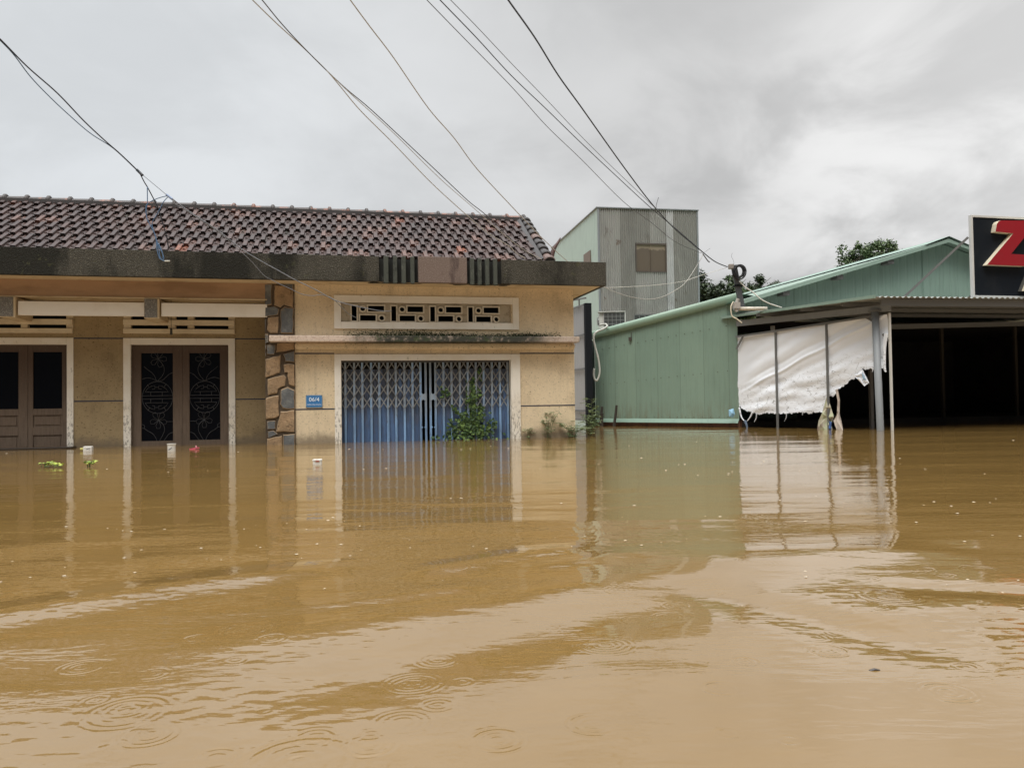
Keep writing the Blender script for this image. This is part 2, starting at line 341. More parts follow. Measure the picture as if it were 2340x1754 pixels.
# eave
FX = 6.223
b = MB()
b.box(UL, FX - 0.12, -0.5, 6.3, 3.537, 3.70); b.box(UL, FX - 0.12, -0.5, -0.28, 3.70, 4.02)
b.build('eave_slab', soffit_m, house)
b = MB()
for a, c in ((UL, 0.98), (3.717, FX)): b.box(a, c, -0.623, -0.502, 3.541, 4.092)
b.box(FX - 0.118, FX, -0.502, 6.3, 3.541, 4.088)
b.build('eave_fascia', fascia_m, house, bevel=0.008)
b = MB(); b.box(1.834, 2.924, -0.665, -0.502, 3.53, 4.108); b.build('eave_panel', pink_m, house, bevel=0.008)
for a, c in ((0.98, 1.834), (2.924, 3.717)): MB().box(a + 0.002, c - 0.002, -0.545, -0.502, 3.545, 4.055).build('eave_recess', finback_m, house)
for a, c in ((1.08, 1.181), (1.282, 1.372), (1.469, 1.562), (1.664, 1.751), (2.997, 3.091), (3.175, 3.257), (3.347, 3.437), (3.532, 3.621)):
    MB().box(a, c, -0.66, -0.547, 3.50, 4.10).build('eave_fin', fin_m, house, bevel=0.012)
# black drip stains hanging as wet mould under the recesses
for a, c in ((0.72, 1.06), (0.95, 1.9), (2.55, 2.98), (2.9, 3.75), (3.6, 3.95)):
    n = 14; o = []
    for i in range(n):
        t = 2 * math.pi * i / n; rr = 1 + 0.25 * math.sin(3 * t + a) + random.uniform(-.12, .12)
        o.append(((a + c) / 2 + (c - a) / 2 * rr * math.cos(t), -0.44 + 0.1 * rr * math.sin(t), 3.533))
    MB().add([(x_, y_, 3.5335 - .0006 * a) for x_, y_, _ in o], [tuple(range(n))[::-1]]).build('eave_stain', finback_m, house)
# porch beam, brackets, lintel panels, ceiling
b = MB(); b.box(UL, PL + 0.05, -0.05, 0.16, 3.19, 3.535); b.build('porch_beam', beam_m, house)
b = MB(); b.box(UL, PL + 0.05, -0.075, 0.0, 3.165, 3.189); b.build('beam_lip', soffit_m, house)
b = MB(); b.box(UL, PL + 0.05, 0.162, RV, 3.22, 3.3); b.build('porch_ceiling', soffit_m, house)
for i in range(4):
    x = -3.92 - 2.745 * i
    q = MB().box(x, x + 0.3, -0.1, RV, 2.735, 3.163).build('beam_bracket', soffit_m, house, bevel=0.01)
    MB().box(x + 0.01, x + 0.262, -0.112, -0.1, 2.76, 3.155).build('pebble_face', pebble_m, q)
    x1 = PL + 0.05 if i == 0 else x + 2.745
    MB().box(x + 0.334, x1, -0.06, 0.03, 2.795 - 0.004 * i, 3.08).build('lintel', lintel_m, house, bevel=0.006)
# stone pillar
STONES = [["s",[[-1.5,3.58],[-1.33,3.58],[-1.33,3.06],[-1.46,3.04],[-1.5,3.07]]],["t",[[-1.27,3.51],[-1.08,3.5],[-0.87,3.39],[-0.88,3.02],[-1.07,3.08],[-1.14,3.02],[-1.28,3.07]]],["s",[[-1.2,3.58],[-0.87,3.57],[-0.87,3.42],[-1.07,3.52]]],["s",[[-1.48,3.01],[-1.27,3.03],[-1.18,2.97],[-1.2,2.85],[-1.47,2.81]]],["t",[[-1.42,2.79],[-1.18,2.82],[-1.2,2.44],[-1.37,2.44],[-1.43,2.51]]],["s",[[-1.14,2.97],[-1.05,3.03],[-0.87,3.01],[-0.88,2.44],[-1.15,2.44]]],["s",[[-1.5,2.74],[-1.46,2.76],[-1.46,2.46],[-1.49,2.46]]],["g",[[-1.49,2.43],[-1.41,2.43],[-1.41,2.25],[-1.46,2.22],[-1.46,1.93],[-1.49,1.93]]],["s",[[-1.44,2.19],[-1.25,2.19],[-1.28,1.98],[-1.43,1.97]]],["t",[[-1.22,2.23],[-0.85,2.24],[-0.85,2.09],[-1.25,2.02]]],["s",[[-1.09,1.99],[-0.85,2.06],[-0.85,1.81],[-1.05,1.82]]],["t",[[-1.49,1.87],[-1.15,1.97],[-1.16,1.58],[-1.49,1.47]]],["t",[[-1.08,1.76],[-0.98,1.78],[-0.85,1.76],[-0.86,1.26],[-0.99,1.32],[-1.01,1.59],[-1.08,1.58]]],["t",[[-1.44,1.43],[-1.08,1.54],[-1.04,1.47],[-1.06,1.29],[-1.21,1.22],[-1.23,1.12],[-1.42,1.09]]],["s",[[-1.15,1.2],[-1.01,1.27],[-0.86,1.19],[-0.86,0.77],[-1.12,0.78],[-1.16,0.88]]],["t",[[-1.49,1.02],[-1.2,1.08],[-1.19,0.64],[-1.27,0.57],[-1.48,0.55]]],["t",[[-1.16,0.72],[-0.87,0.75],[-0.87,0.27],[-1.26,0.28]]],["s",[[-1.44,0.52],[-1.26,0.53],[-1.28,0.34],[-1.44,0.34]]],["s",[[-1.44,0.3],[-1.32,0.31],[-1.23,0.24],[-1.43,0.14]]],["t",[[-1.46,-0.05],[-1.44,0.13],[-1.13,0.19],[-1.13,-0.09]]],["s",[[-1.11,0.21],[-0.86,0.23],[-0.87,-0.1],[-1.11,-0.09]]]]
b = MB(); b.box(PL, PR, -0.035, 0.02, -1, 3.537)
b.box(PL, PL + 0.048, 0.02, 1.0, -1, 3.537)
pil = b.build('stone_pillar', mortar, house)
b = MB()
for k, q in STONES:
    q = [(min(max(x, PL + 0.004), PR - 0.004), min(z, 3.53)) for x, z in q]
    q2 = []
    for i_ in range(len(q)):   # broken, uneven stone edges
        (xa, za), (xb, zb) = q[i_], q[(i_ + 1) % len(q)]; k_ = max(1, int(math.hypot(xb - xa, zb - za) / .07))
        for t_ in range(k_): q2.append((min(max(xa + (xb - xa) * t_ / k_ + random.uniform(-.009, .009), PL + .003), PR - .003), min(za + (zb - za) * t_ / k_ + random.uniform(-.009, .009), 3.532)))
    q = q2
    cxx = sum(p[0] for p in q) / len(q); czz = sum(p[1] for p in q) / len(q)
    b.prism(q, -0.055 - random.uniform(0, .02), -0.034, {'t': 0, 's': 1, 'g': 2}[k], 3, 0.09)
b.build('stone_facing', [stone_t, stone_s, pebble_m, stone_e], pil)
# ledge over the garage, moss on it
b = MB(); b.box(-1.365, 5.63, -0.36, -0.062, 2.238, 2.372); b.build('ledge', ledge_m, house, bevel=0.012)
b = MB(); b.box(PR, UR - 0.0, -0.12, 0.0, 2.09, 2.236); b.build('ledge_corbel', cream, house, bevel=0.05)
b = MB(); rr = random.Random(3)
for i in range(3600):
    u = rr.gauss(2.0, 1.0) if i % 3 else rr.gauss(4.45, 0.42)
    if not 0.2 < u < 5.3: continue
    z = 2.371 + abs(rr.gauss(0, 0.05)) * (1.4 if u < 2.2 else 1); h = rr.uniform(0.003, 0.011)
    b.prism([(u + h * 1.5 * math.cos(t) * rr.uniform(.6, 1.2), z + h * math.sin(t) * rr.uniform(.6, 1.2)) for t in [k * math.pi / 3 for k in range(6)]], -0.006, 0.002)
for i in range(700):
    u = rr.gauss(2.2, 1.2)
    if not 0.3 < u < 5.2: continue
    h = rr.uniform(0.006, 0.018); y = rr.uniform(-0.35, -0.07)
    b.add([(u - h * 2, y, 2.371), (u + h * 2, y, 2.371), (u, y + h, 2.374 + h * 0.8), (u, y - h, 2.374 + h * .5)], [(0, 1, 2), (1, 0, 3), (0, 2, 3), (1, 3, 2)])
b.build('moss', moss_m, house)
# vent window
vent = MB().frame(0.004, 4.251, 2.555, 3.312, 0.152, 0.149, 0.155, 0.162, -0.035, 0.06).build('vent_window', white, house, bevel=0.006)
holes = []
b = MB(); bl = M('vent_block', (0.5, 0.43, 0.32), 0.8); bl.mix(bl.ramp(bl.noise(9, 5, 0.7), 0.48, 0.7, 0, 0.7), (0.25, 0.2, 0.13)); bf = M('vent_rim', (0.74, 0.67, 0.54), 0.8); bf.mix(bf.ramp(bf.noise(14, 5, 0.7), 0.52, 0.7, 0, 0.6), (0.42, 0.35, 0.24))
z0, z1 = 2.71, 3.15; y0, y1 = 0.075, 0.125
def grid_cells(x0, x1, rects):
    """fill x0..x1 , z0..z1 minus rects (x0,x1,z0,z1) with boxes"""
    xs = sorted({x0, x1, *[r[0] for r in rects], *[r[1] for r in rects]}); zs = sorted({z0, z1, *[r[2] for r in rects], *[r[3] for r in rects]})
    for i in range(len(xs) - 1):
        for j in range(len(zs) - 1):
            mx_, mz_ = (xs[i] + xs[i + 1]) / 2, (zs[j] + zs[j + 1]) / 2
            if not any(r[0] < mx_ < r[1] and r[2] < mz_ < r[3] for r in rects): b.box(xs[i], xs[i + 1], y0, y1, zs[j], zs[j + 1])
rects = []
for k in range(4):
    ox = 0.372 + 0.888 * k; zt = 3.09 - 0.002 * k
    for r in ((0.02, 0.13, zt - 0.345, zt), (0.385, 0.745, zt - 0.135, zt), (0.205, 0.555, zt - 0.345, zt - 0.215)):
        rects.append((ox + r[0], ox + r[1], r[2], r[3]))
    for cxx, czz in ((ox + 0.265, zt - 0.075), (ox + 0.69, zt - 0.28)): rects.append((cxx - 0.06, cxx + 0.06, czz - 0.06, czz + 0.06))
grid_cells(0.15, 4.11, rects)
for r in rects:
    if r[1] - r[0] < 0.125 and r[3] - r[2] < 0.125:      # round opening: fill the corners of the square, add a raised ring
        cxx, czz = (r[0] + r[1]) / 2, (r[2] + r[3]) / 2; n = 20
        ring = lambda rad, y: [(cxx + rad * math.cos(2 * math.pi * i / n), y, czz + rad * math.sin(2 * math.pi * i / n)) for i in range(n)]
        vs = ring(0.052, y0 - 0.04) + ring(0.078, y0 - 0.04) + ring(0.087, y0 + 0.001) + ring(0.052, y1)
        fs = []
        for i in range(n):
            j = (i + 1) % n; fs += [(i, n + i, n + j, j), (n + i, 2 * n + i, 2 * n + j, n + j), (i, j, 3 * n + j, 3 * n + i)]
        b.add(vs, fs, 1)
    else: b.frame(r[0] - 0.028, r[1] + 0.028, r[2] - 0.026, r[3] + 0.026, 0.028, 0.028, 0.026, 0.026, y0 - 0.04, y0 - 0.001, 1)
b.build('vent_block', [bl, bf], vent)
# garage gate
gf = MB().frame(0.0, 4.261, -1.0, 1.984, 0.147, 0.224, 0, 0.141, -0.04, 0.10).build('gate_frame', white, house, bevel=0.006)
gate = MB().box(0.15, 4.07, 0.135, 0.2, 1.80, 1.84).build('folding_gate', iron_m, house)
BX = [0.237, 0.435, 0.615, 0.814, 0.996, 1.188, 1.371, 1.565, 1.75, 1.936, 2.054, 2.162, 2.28, 2.468, 2.657, 2.853, 3.044, 3.234, 3.418, 3.616, 3.806, 3.995]
for x in BX:
    c = MB()
    for s_ in (-1, 1): c.box(x + s_ * 0.013 - 0.010, x + s_ * 0.013 + 0.010, 0.15, 0.178, -0.95, 1.80)
    c.box(x - 0.008, x + 0.008, 0.158, 0.172, -0.95, 1.80)
    c.build('gate_bar', blue_b, gate)
cols = [0.05] + BX[:10], BX[12:]
for xs in cols:
    b = MB()
    for i in range(len(xs) - 1):
        for k in range(-0, 4):
            za, zb = 0.745 + 0.295 * k, 0.745 + 0.295 * (k + 1)
            b.bar((xs[i], 0.146, za), (xs[i + 1], 0.146, zb), 0.024, 0.008, (0, 1, 0)); b.bar((xs[i], 0.156 + .03, zb), (xs[i + 1], 0.156 + .03, za), 0.03, 0.008, (0, 1, 0))
    b.build('gate_lattice', blue_l, gate)
for xs in ([0.05] + BX[:10], BX[12:]):
    for i in range(len(xs) - 1):
        dz = random.uniform(-0.01, 0.01)
        MB().box(xs[i] + 0.006, xs[i + 1] - 0.006, 0.205 + (i % 2) * 0.008, 0.211 + (i % 2) * 0.008, -0.95, 1.655 + dz).build('gate_sheet', blue_p, gate)
for xa, xb in ((1.936, 2.054), (2.162, 2.28)):
    for za, zb in ((0.913, 1.10), (0.275, 0.334)):
        n = 7; m_ = (xa + xb) / 2; hw = (xb - xa) / 2; cut = 0.03
        poly = [(xa, za), *[(m_ - hw * 0.55 * math.cos(math.pi * i / n), za + cut * math.sin(math.pi * i / n)) for i in range(n + 1)], (xb, za), (xb, zb),
                *[(m_ + hw * 0.55 * math.cos(math.pi * i / n), zb - cut * math.sin(math.pi * i / n)) for i in range(n + 1)], (xa, zb)]
        MB().add([(x, 0.143, z) for x, z in poly], [tuple(range(len(poly)))]).build('gate_handle', blue_b, gate)
b = MB(); b.box(4.035, 4.068, 0.1, 0.13, -1, 1.84); b.build('gate_jamb', white, gf)
# vents over the doors and the doors
GR = {'lines': [[(240, 882), (702, 880)], [(240, 926), (702, 922)], [(300, 828), (632, 828), (600, 785), (545, 748), (495, 737), (495, 785), (535, 788)], [(300, 828), (335, 780), (385, 748), (440, 737), (440, 785), (402, 790)],
    [(440, 762), (495, 762)], [(380, 828), (380, 882)], [(545, 828), (545, 882)], [(300, 980), (632, 980), (600, 1025), (545, 1062), (495, 1073), (495, 1022), (535, 1018)], [(300, 980), (335, 1028), (385, 1060), (435, 1073), (435, 1022), (402, 1018)],
    [(440, 1045), (495, 1045)], [(380, 926), (380, 980)], [(545, 926), (545, 980)], [(330, 722), (354, 756)], [(605, 712), (575, 752)], [(340, 1088), (362, 1052)], [(597, 1088), (570, 1050)], [(610, 1245), (705, 1245)]],
    'curves': [[(285, 470), (340, 515), (400, 560), (440, 610), (462, 668)], [(705, 553), (645, 580), (595, 625), (545, 665), (478, 676)], [(258, 648), (330, 628), (400, 640), (470, 674)], [(478, 674), (540, 610), (575, 530), (560, 450), (490, 372)],
    [(495, 1225), (560, 1290), (575, 1370), (540, 1450), (490, 1532)], [(250, 1275), (292, 1298), (285, 1332), (255, 1330)], [(285, 1332), (335, 1370), (405, 1410), (450, 1470), (472, 1532)], [(705, 1395), (640, 1420), (590, 1480), (545, 1528), (478, 1534)], [(258, 1536), (335, 1516), (400, 1520), (470, 1532)]]}
def zd(x, y): return (-4.203 + (x - 258) * (0.64 / 437), 2.059 - (y - 290) * (1.959 / 1225))
def flower(cx_, cy_, a0, r):
    out = []
    for k in range(5):
        a = a0 + 2 * math.pi * k / 5; pt = lambda rr, da: (cx_ + rr * math.cos(a + da), cy_ + rr * math.sin(a + da))
        out.append([(cx_, cy_), pt(r * 0.72, -0.42), pt(r, -0.18), pt(r, 0.18), pt(r * 0.72, 0.42), (cx_, cy_)])
    return out
def grille(mirror):
    g = MB(); Y = RV + 0.085
    def put(pts, r=0.0055, curve=False):
        P = [zd(*p) for p in pts]; P = [((-6.763 - x) if mirror else x, Y, z) for x, z in P]
        g.tube(spline(P, 4) if curve else P, r, 5)
    for l in GR['lines']: put(l)
    for l in GR['curves']: put(l, 0.005, True)
    put([(478 + 219 * math.cos(2 * math.pi * i / 32), 905 + 224 * math.sin(2 * math.pi * i / 32)) for i in range(33)])
    for f in flower(490, 1222, 0.35, 120) + flower(490, 365, 0.0, 118): put(f, 0.0045)
    put([(240, 290), (240, 1536)]); put([(702, 290), (702, 1536)]); put([(240, 1536), (702, 1536)])
    return g
def double_door(x0, x1, outer, split, panes, zsill, panels):
    fr = MB(); fr.frame(outer[0], outer[1], -1.0, 2.40, x0 - outer[0], outer[1] - x1, 0, 0.146, RV - 0.035, RV + 0.1)
    d = fr.build('door', white, house, bevel=0.006)
    for k, (a, c) in enumerate(((x0, split - 0.006), (split + 0.006, x1))):
        pa = panes[k]; y0_, y1_ = RV + 0.06, RV + 0.1; l = MB()
        l.box(a, pa[0], y0_, y1_, -0.95, 2.254); l.box(pa[1], c, y0_, y1_, -0.95, 2.254); l.box(pa[0], pa[1], y0_, y1_, pa[3], 2.254)
        if panels:
            l.box(pa[0], pa[1], y0_, y1_, 0.72, pa[2]); l.box(pa[0], pa[1], y0_, y1_, 0.285, 0.47); l.box(pa[0], pa[1], y0_, y1_, -0.95, -0.25)
            for za, zb in ((0.47, 0.72), (-0.25, 0.285)):
                l.box(pa[0], pa[1], y0_ + 0.022, y1_ - 0.002, za, zb); l.box(pa[0] + 0.04, pa[1] - 0.04, y0_ + 0.008, y0_ + 0.022, za + 0.04, zb - 0.04)
        else: l.box(pa[0], pa[1], y0_, y1_, -0.95, pa[2])
        if k == 1: l.box(a - 0.03, a + 0.02, y0_ - 0.012, y0_, -0.95, 2.25)
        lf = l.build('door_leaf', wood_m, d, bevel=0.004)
        MB().box(pa[0] - 0.01, pa[1] + 0.01, RV + 0.102, RV + 0.108, pa[2] - 0.01, pa[3] + 0.01).build('pane', glass_m, d)
        if not panels: grille(k == 1).build('grille', iron_m, d, smooth=True)
    return d
double_door(dB[0], dB[1], (-4.562, -2.212), -3.379, [(-4.215, -3.555, 0.10, 2.07), (-3.205, -2.55, 0.10, 2.07)], 0, False)
double_door(dA[0], dA[1], (-7.48, -5.565), -6.519, [(-7.2, -6.675, 0.86, 2.097), (-6.391, -5.819, 0.86, 2.097)], 0, True)
louv = M('vent_louvre', (0.7, 0.6, 0.43), 0.8); louv.mix(louv.ramp(louv.noise(3, 4), 0.45, 0.7, 0, 0.5), (0.5, 0.4, 0.26))
for x0_, x1_, posts in ((-4.555, -2.213, ((-3.636, -3.477), (-3.227, -3.084))), (-7.48, -5.575, ((-6.607, -6.471),))):
    v = MB()
    for za, zb in ((2.502, 2.605), (2.69, 2.808), (2.9, 3.0)): v.box(x0_, x1_, RV - 0.07, RV + 0.12, za, zb)
    for a, c in ((x0_, x0_ + 0.15), *posts, (x1_ - 0.14, x1_)):
        v.box(a, c, RV - 0.01, RV + 0.12, 2.606, 2.689); v.box(a, c, RV - 0.01, RV + 0.12, 2.809, 2.899)
    v.build('door_vent', louv, house, bevel=0.008)
# roof
EV, EZ, SL, RVV = -0.50, 4.055, 0.63, 1.99
RZ = EZ + SL * (RVV - EV); XR = 4.86
b = MB()
b.add([(UL, EV + .1, EZ - 0.02), (XR, EV + .1, EZ - 0.02), (XR, RVV, RZ - 0.08), (UL, RVV, RZ - 0.08), (UL, 5.9, EZ - 0.1), (XR, 5.9, EZ - 0.1)], [(0, 1, 2, 3), (3, 2, 5, 4)])
b.add([(XR - 0.02, EV + .15, 3.69), (XR - 0.02, 5.85, 3.69), (XR - 0.02, 5.85, EZ - 0.14), (XR - 0.02, RVV, RZ - 0.1), (XR - 0.02, EV + .15, EZ - 0.01)], [(0, 1, 2, 3, 4)])
roof = b.build('roof', mortar, house)
ang = math.atan(SL); du = Vector((0, math.cos(ang), math.sin(ang))); dn = Vector((0, -math.sin(ang), math.cos(ang)))
prof = [(0, .004), (.016, .002), (.022, .044), (.030, .049), (.102, .049), (.110, .044), (.116, .002), (.140, .003), (.158, .017), (.178, .022), (.198, .017), (.216, .003), (.236, .004)]
b = MB(); TW = 0.2365; EXP = 0.379; rows = 8
for r_ in range(rows):
    off = (r_ % 2) * TW * 0.5
    k0 = int((XR - 0.08 - UL) / TW) + 1
    for c_ in range(k0):
        x = XR - 0.06 - off - (c_ + 1) * TW
        rnd = random.random() ** 1.0; jit = random.uniform(-.006, .006) if random.random() < .93 else random.uniform(-.045, .02); jx = random.uniform(-.004, .004)
        o = Vector((x + jx, EV, EZ)) + du * (r_ * EXP + jit); vs = []
        for t_, lift in ((-0.02, 0.05), (0.43, 0.012)):
            for px_, pz_ in prof: vs.append(o + Vector((px_, 0, 0)) + du * t_ + dn * (lift + pz_))
        np_ = len(prof)
        fs = [(i, i + 1, i + 1 + np_, i + np_) for i in range(np_ - 1)]
        for px_, pz_ in prof: vs.append(o + Vector((px_, 0, 0)) - du * 0.018 + dn * 0.004)
        b.add(vs, fs, 0, rnd); b.add(vs[:np_] + vs[2 * np_:], [(i + 1, i, i + np_, i + 1 + np_) for i in range(np_ - 1)], 1, rnd)
        # nib at the lower edge of the pan
        q = o + Vector((0.178, 0, 0)) + du * 0.12 + dn * 0.05; vs = [q + Vector((sx * .024, 0, 0)) + du * t_ + dn * h_ for t_, h_ in ((-.03, .012), (-.02, .034), (.05, .015)) for sx in (-1, 1)]
        b.add(vs, [(0, 1, 3, 2), (2, 3, 5, 4)], 0, rnd)
b.build('roof_tiles', [tile_m, tile_e], roof, attr='rnd')
b = MB(); x = XR + 0.05; i = 0
while x > UL:
    n = 9; vs = []
    for xx, rr_ in ((x, .115), (x - 0.47, .10)):
        for k in range(n):
            a = math.pi * k / (n - 1); vs.append((xx, RVV + rr_ * 1.25 * math.cos(a), RZ + 0.02 + rr_ * math.sin(a)))
    b.add(vs, [(k, k + 1, k + 1 + n, k + n) for k in range(n - 1)])
    vs = []
    for xx, rr_ in ((x + .012, .12), (x - 0.01, .15), (x - .055, .15), (x - .08, .112)):
        for k in range(n):
            a = math.pi * k / (n - 1); vs.append((xx, RVV + (rr_ if rr_ < .145 else rr_ * .93) * 1.2 * math.cos(a), RZ + 0.022 + rr_ * math.sin(a)))
    b.add(vs, [(j * n + k, j * n + k + 1, (j + 1) * n + k + 1, (j + 1) * n + k) for j in range(3) for k in range(n - 1)])
    x -= 0.452; i += 1
b.box(UL, XR, RVV - 0.17, RVV + 0.1, RZ - 0.12, RZ + 0.05, 1)
b.build('roof_ridge', [ridge_m, verge_m], roof)
b = MB()
for k in range(9):
    o = Vector((XR + 0.035, EV + 0.06, EZ)) + du * (k * 0.335); n = 9; vs = []; rnd = [.9, .2, .1, .3, .9, .2, .4, .1, .3][k]
    for t_, rr_, lf in ((-.02, .135, .05), (.015, .15, .055), (.075, .15, .05), (.085, .115, .05), (.42, .105, .03)):
        for j in range(n):
            a = math.pi * j / (n - 1); vs.append(o + du * t_ + Vector((math.cos(a) * rr_, 0, 0)) + dn * (lf + rr_ * 0.95 * math.sin(a)))
    b.add(vs, [(q * n + j, q * n + j + 1, (q + 1) * n + j + 1, (q + 1) * n + j) for q in range(4) for j in range(n - 1)], 0, rnd)
    b.add([vs[j] for j in range(n)], [tuple(range(n))], 0, 0.1)
o = Vector((XR - 0.02, EV + 0.05, EZ)); Ls = (RVV - EV) / math.cos(ang)
b.add([o + Vector((-.24, 0, 0)) + dn * .05, o + Vector((-.1, 0, 0)) + dn * .14, o + Vector((-.1, 0, 0)) + dn * .14 + du * Ls, o + Vector((-.24, 0, 0)) + dn * .05 + du * Ls], [(0, 1, 2, 3)], 0, 0.1)
b.add([o + Vector((.17, 0, -.12)), o + Vector((.17, 0, 0)) + dn * .05, o + Vector((.17, 0, 0)) + dn * .05 + du * Ls, o + Vector((.17, 0, -.12)) + du * Ls], [(0, 1, 2, 3)], 0, 0.1)
b.build('roof_verge', verge_m, roof, attr='rnd')
b = MB(); b.tube(spline([(4.97, -0.2, 4.0), (5.0, -0.2, 4.2), (5.09, -0.19, 4.46), (5.19, -0.17, 4.61), (5.262, -0.15, 4.735)], 5), 0.085, 8, 0, 0.012)
b.build('roof_horn', horn_m, roof, smooth=True)
# house number plate, hanging bulb
plate_blue = M('plate_blue', (0.045, 0.2, 0.47), 0.4); plate_edge = M('plate_rim', (0.25, 0.42, 0.55), 0.5); plate_txt = M('plate_letters', (0.75, 0.85, 0.92), 0.5); bolt_m = M('bolt_dark', (0.05, 0.05, 0.04), 0.6)
def hw(u, v, z): return (-3.969 + u * math.cos(TH) - v * math.sin(TH), 17.279 + u * math.sin(TH) + v * math.cos(TH), z)
pl = thing('house_number_plate', 'small blue metal plate reading 06/4 on the cream wall left of the folding gate', 'sign', hw(-0.444, -0.016, 0.936), TH)
MB().box(-0.176, 0.176, 0, 0.012, -0.137, 0.137).build('plate', plate_blue, pl, bevel=0.004)
MB().frame(-0.168, 0.168, -0.129, 0.129, .007, .007, .007, .007, -0.003, 0.001).build('rim', plate_edge, pl)
for x, z in ((-.168, .128), (.168, .128), (-.168, -.128), (.168, -.128)): MB().tube([(x, -.006, z), (x, 0.004, z)], .011, 8).build('bolt', bolt_m, pl)
def text_obj(body, size, parent, mat, x, z, y=-0.004, bold=0.0, sx=1.0):
    cu = bpy.data.curves.new('lettering', 'FONT'); cu.body = body; cu.size = size; cu.align_x = 'CENTER'; cu.align_y = 'CENTER'; cu.extrude = 0.001; cu.offset = bold
    t = bpy.data.objects.new('lettering_curve', cu); COL.objects.link(t); dg = bpy.context.evaluated_depsgraph_get(); dg.update()
    me = bpy.data.meshes.new_from_object(t.evaluated_get(dg)); bpy.data.objects.remove(t)
    me.materials.clear(); me.materials.append(mat.m); o = bpy.data.objects.new('lettering', me); COL.objects.link(o)
    o.parent = parent; o.location = (x, y, z); o.rotation_euler = (R(90), 0, 0); o.scale = (sx, 1, 1); return o
text_obj('06/4', 0.128, pl, plate_txt, 0.0, 0.037, bold=0.0012)
text_obj('THÔN VĨNH PHƯỚC', 0.036, pl, plate_txt, 0.0, -0.075, bold=0.0006, sx=0.9)
bulb = thing('hanging_bulb', 'small dark bulb on a cord under the porch ceiling before the right-hand door', 'light bulb', hw(-3.503, 0.5, 3.21), TH)
MB().tube([(0, 0, 0), (0, 0, -.62)], .005, 5).build('cord', bolt_m, bulb)
MB().tube([(0, 0, -.62), (0, 0, -.66), (0, 0, -.70), (0, 0, -.74), (0, 0, -.76)], .022, 8, 0, .03).build('bulb', bolt_m, bulb, smooth=True)
sill = MB(); sill.box(-9.2, -5.50, RV - 0.34, RV - 0.04, -0.9, 0.035); s_ = sill.build('door_step', M('wet_wood_dark', (0.035, 0.024, 0.016), 0.35), house, bevel=0.01)

# ------------------------------------------------------------------ green lean-to shed
def green_mat(name, a, streak, rough=0.45):
    m = M(name, a, rough)
    m.mix(m.ramp(m.noise(1.3, 4, 0.6), 0.4, 0.7, 0, 0.35), tuple(x * 0.84 for x in a))
    m.mix(m.ramp(m.noise(2.0, 6, 0.7, (5, 5, 0.25)), 0.5, 0.72, 0, streak), tuple(x * 0.6 for x in a))
    m.mix(m.ramp(m.noise(30, 3, 0.7), 0.6, 0.72, 0, 0.25), tuple(x * 0.7 for x in a)); return m
gsheet = green_mat('green_sheet', (0.225, 0.318, 0.25), 0.4)
gsheet.mix(gsheet.ramp(gsheet.cells(0.84), 0, 1, 0, 0.22), (0.13, 0.2, 0.16)); gsheet.mix(gsheet.math('MULTIPLY', gsheet.seam(0.84, 0.014), .55), (0.07, 0.1, 0.08))
gsheet.mix(gsheet.math('MULTIPLY', gsheet.ramp(gsheet.axis(2), 0.25, 1.0, 1, 0), gsheet.ramp(gsheet.noise(3, 5, .7, (3, 1, .4)), .4, .65, 0, .6)), (0.17, 0.17, 0.115))
gsheet.mix(gsheet.ramp(gsheet.noise(5, 4, .7, (4, 1, .12)), .66, .74, 0, .4), (0.15, 0.13, 0.09))
gtrim = green_mat('green_trim', (0.235, 0.325, 0.265), 0.4)
gpale = green_mat('pale_green_sheet', (0.44, 0.55, 0.48), 0.4)
ggable = green_mat('gable_green_sheet', (0.245, 0.35, 0.292), 0.6)
brick_m = M('wet_brick', (0.17, 0.075, 0.045), 0.7); brick_m.mix(brick_m.ramp(brick_m.noise(9, 4), 0.45, 0.65), (0.1, 0.05, 0.035))
steel = M('grey_paint_steel', (0.26, 0.275, 0.285), 0.5); steel.mix(steel.ramp(steel.noise(5, 5, 0.7, (2, 2, 0.5)), 0.5, 0.7, 0, 0.4), (0.17, 0.175, 0.175))
steel_d = M('grey_steel_dark', (0.15, 0.15, 0.145), 0.55)
rust = M('rusty_dark', (0.07, 0.055, 0.045), 0.7)
A = Vector((2.899, 26.891)); AG = R(-43.07); SH = 5.354
shed = thing('lean_to_shed', 'dull green ribbed metal shed between the cream house and the torn tarpaulin', 'shed', (A.x, A.y, 0), AG)
zt = lambda s_: 3.04 + 0.1395 * s_
b = MB(); b.sheet((0, 0), (SH, 0), lambda q: 0.2, lambda q: zt(q) + 0.12, 0.105, -0.006, 14, 'rib')
for i in range(17):
    for base, sl in ((2.6, 0.095), (1.40, 0.062)):
        x = 0.35 + 0.29 * i + random.uniform(-.02, .02); z = base + sl * x
        if random.random() < 0.85: b.box(x - .010, x + .010, -0.018, 0.0, z - .010, z + .010, 1)
    b.box(0.35 + 0.29 * i - .008, 0.35 + .29 * i + .008, -0.018, 0, 0.30, 0.318, 1)
b.build('wall', [gsheet, rust], shed)
b = MB(); b.add([(0, 0.03, 0.2), (0, 4.2, 0.2), (0, 4.2, 3.04), (0, 0.03, 3.04)], [(0, 1, 2, 3)])
b.add([(0, 4.2, -1), (SH, 4.2, -1), (SH, 4.2, 3.8), (0, 4.2, 3.04)], [(0, 1, 2, 3)])
b.build('side_wall', gsheet, shed)
b = MB(); b.box(-0.02, SH, 0.02, 0.2, -1, 0.195); b.build('brick_base', brick_m, shed)
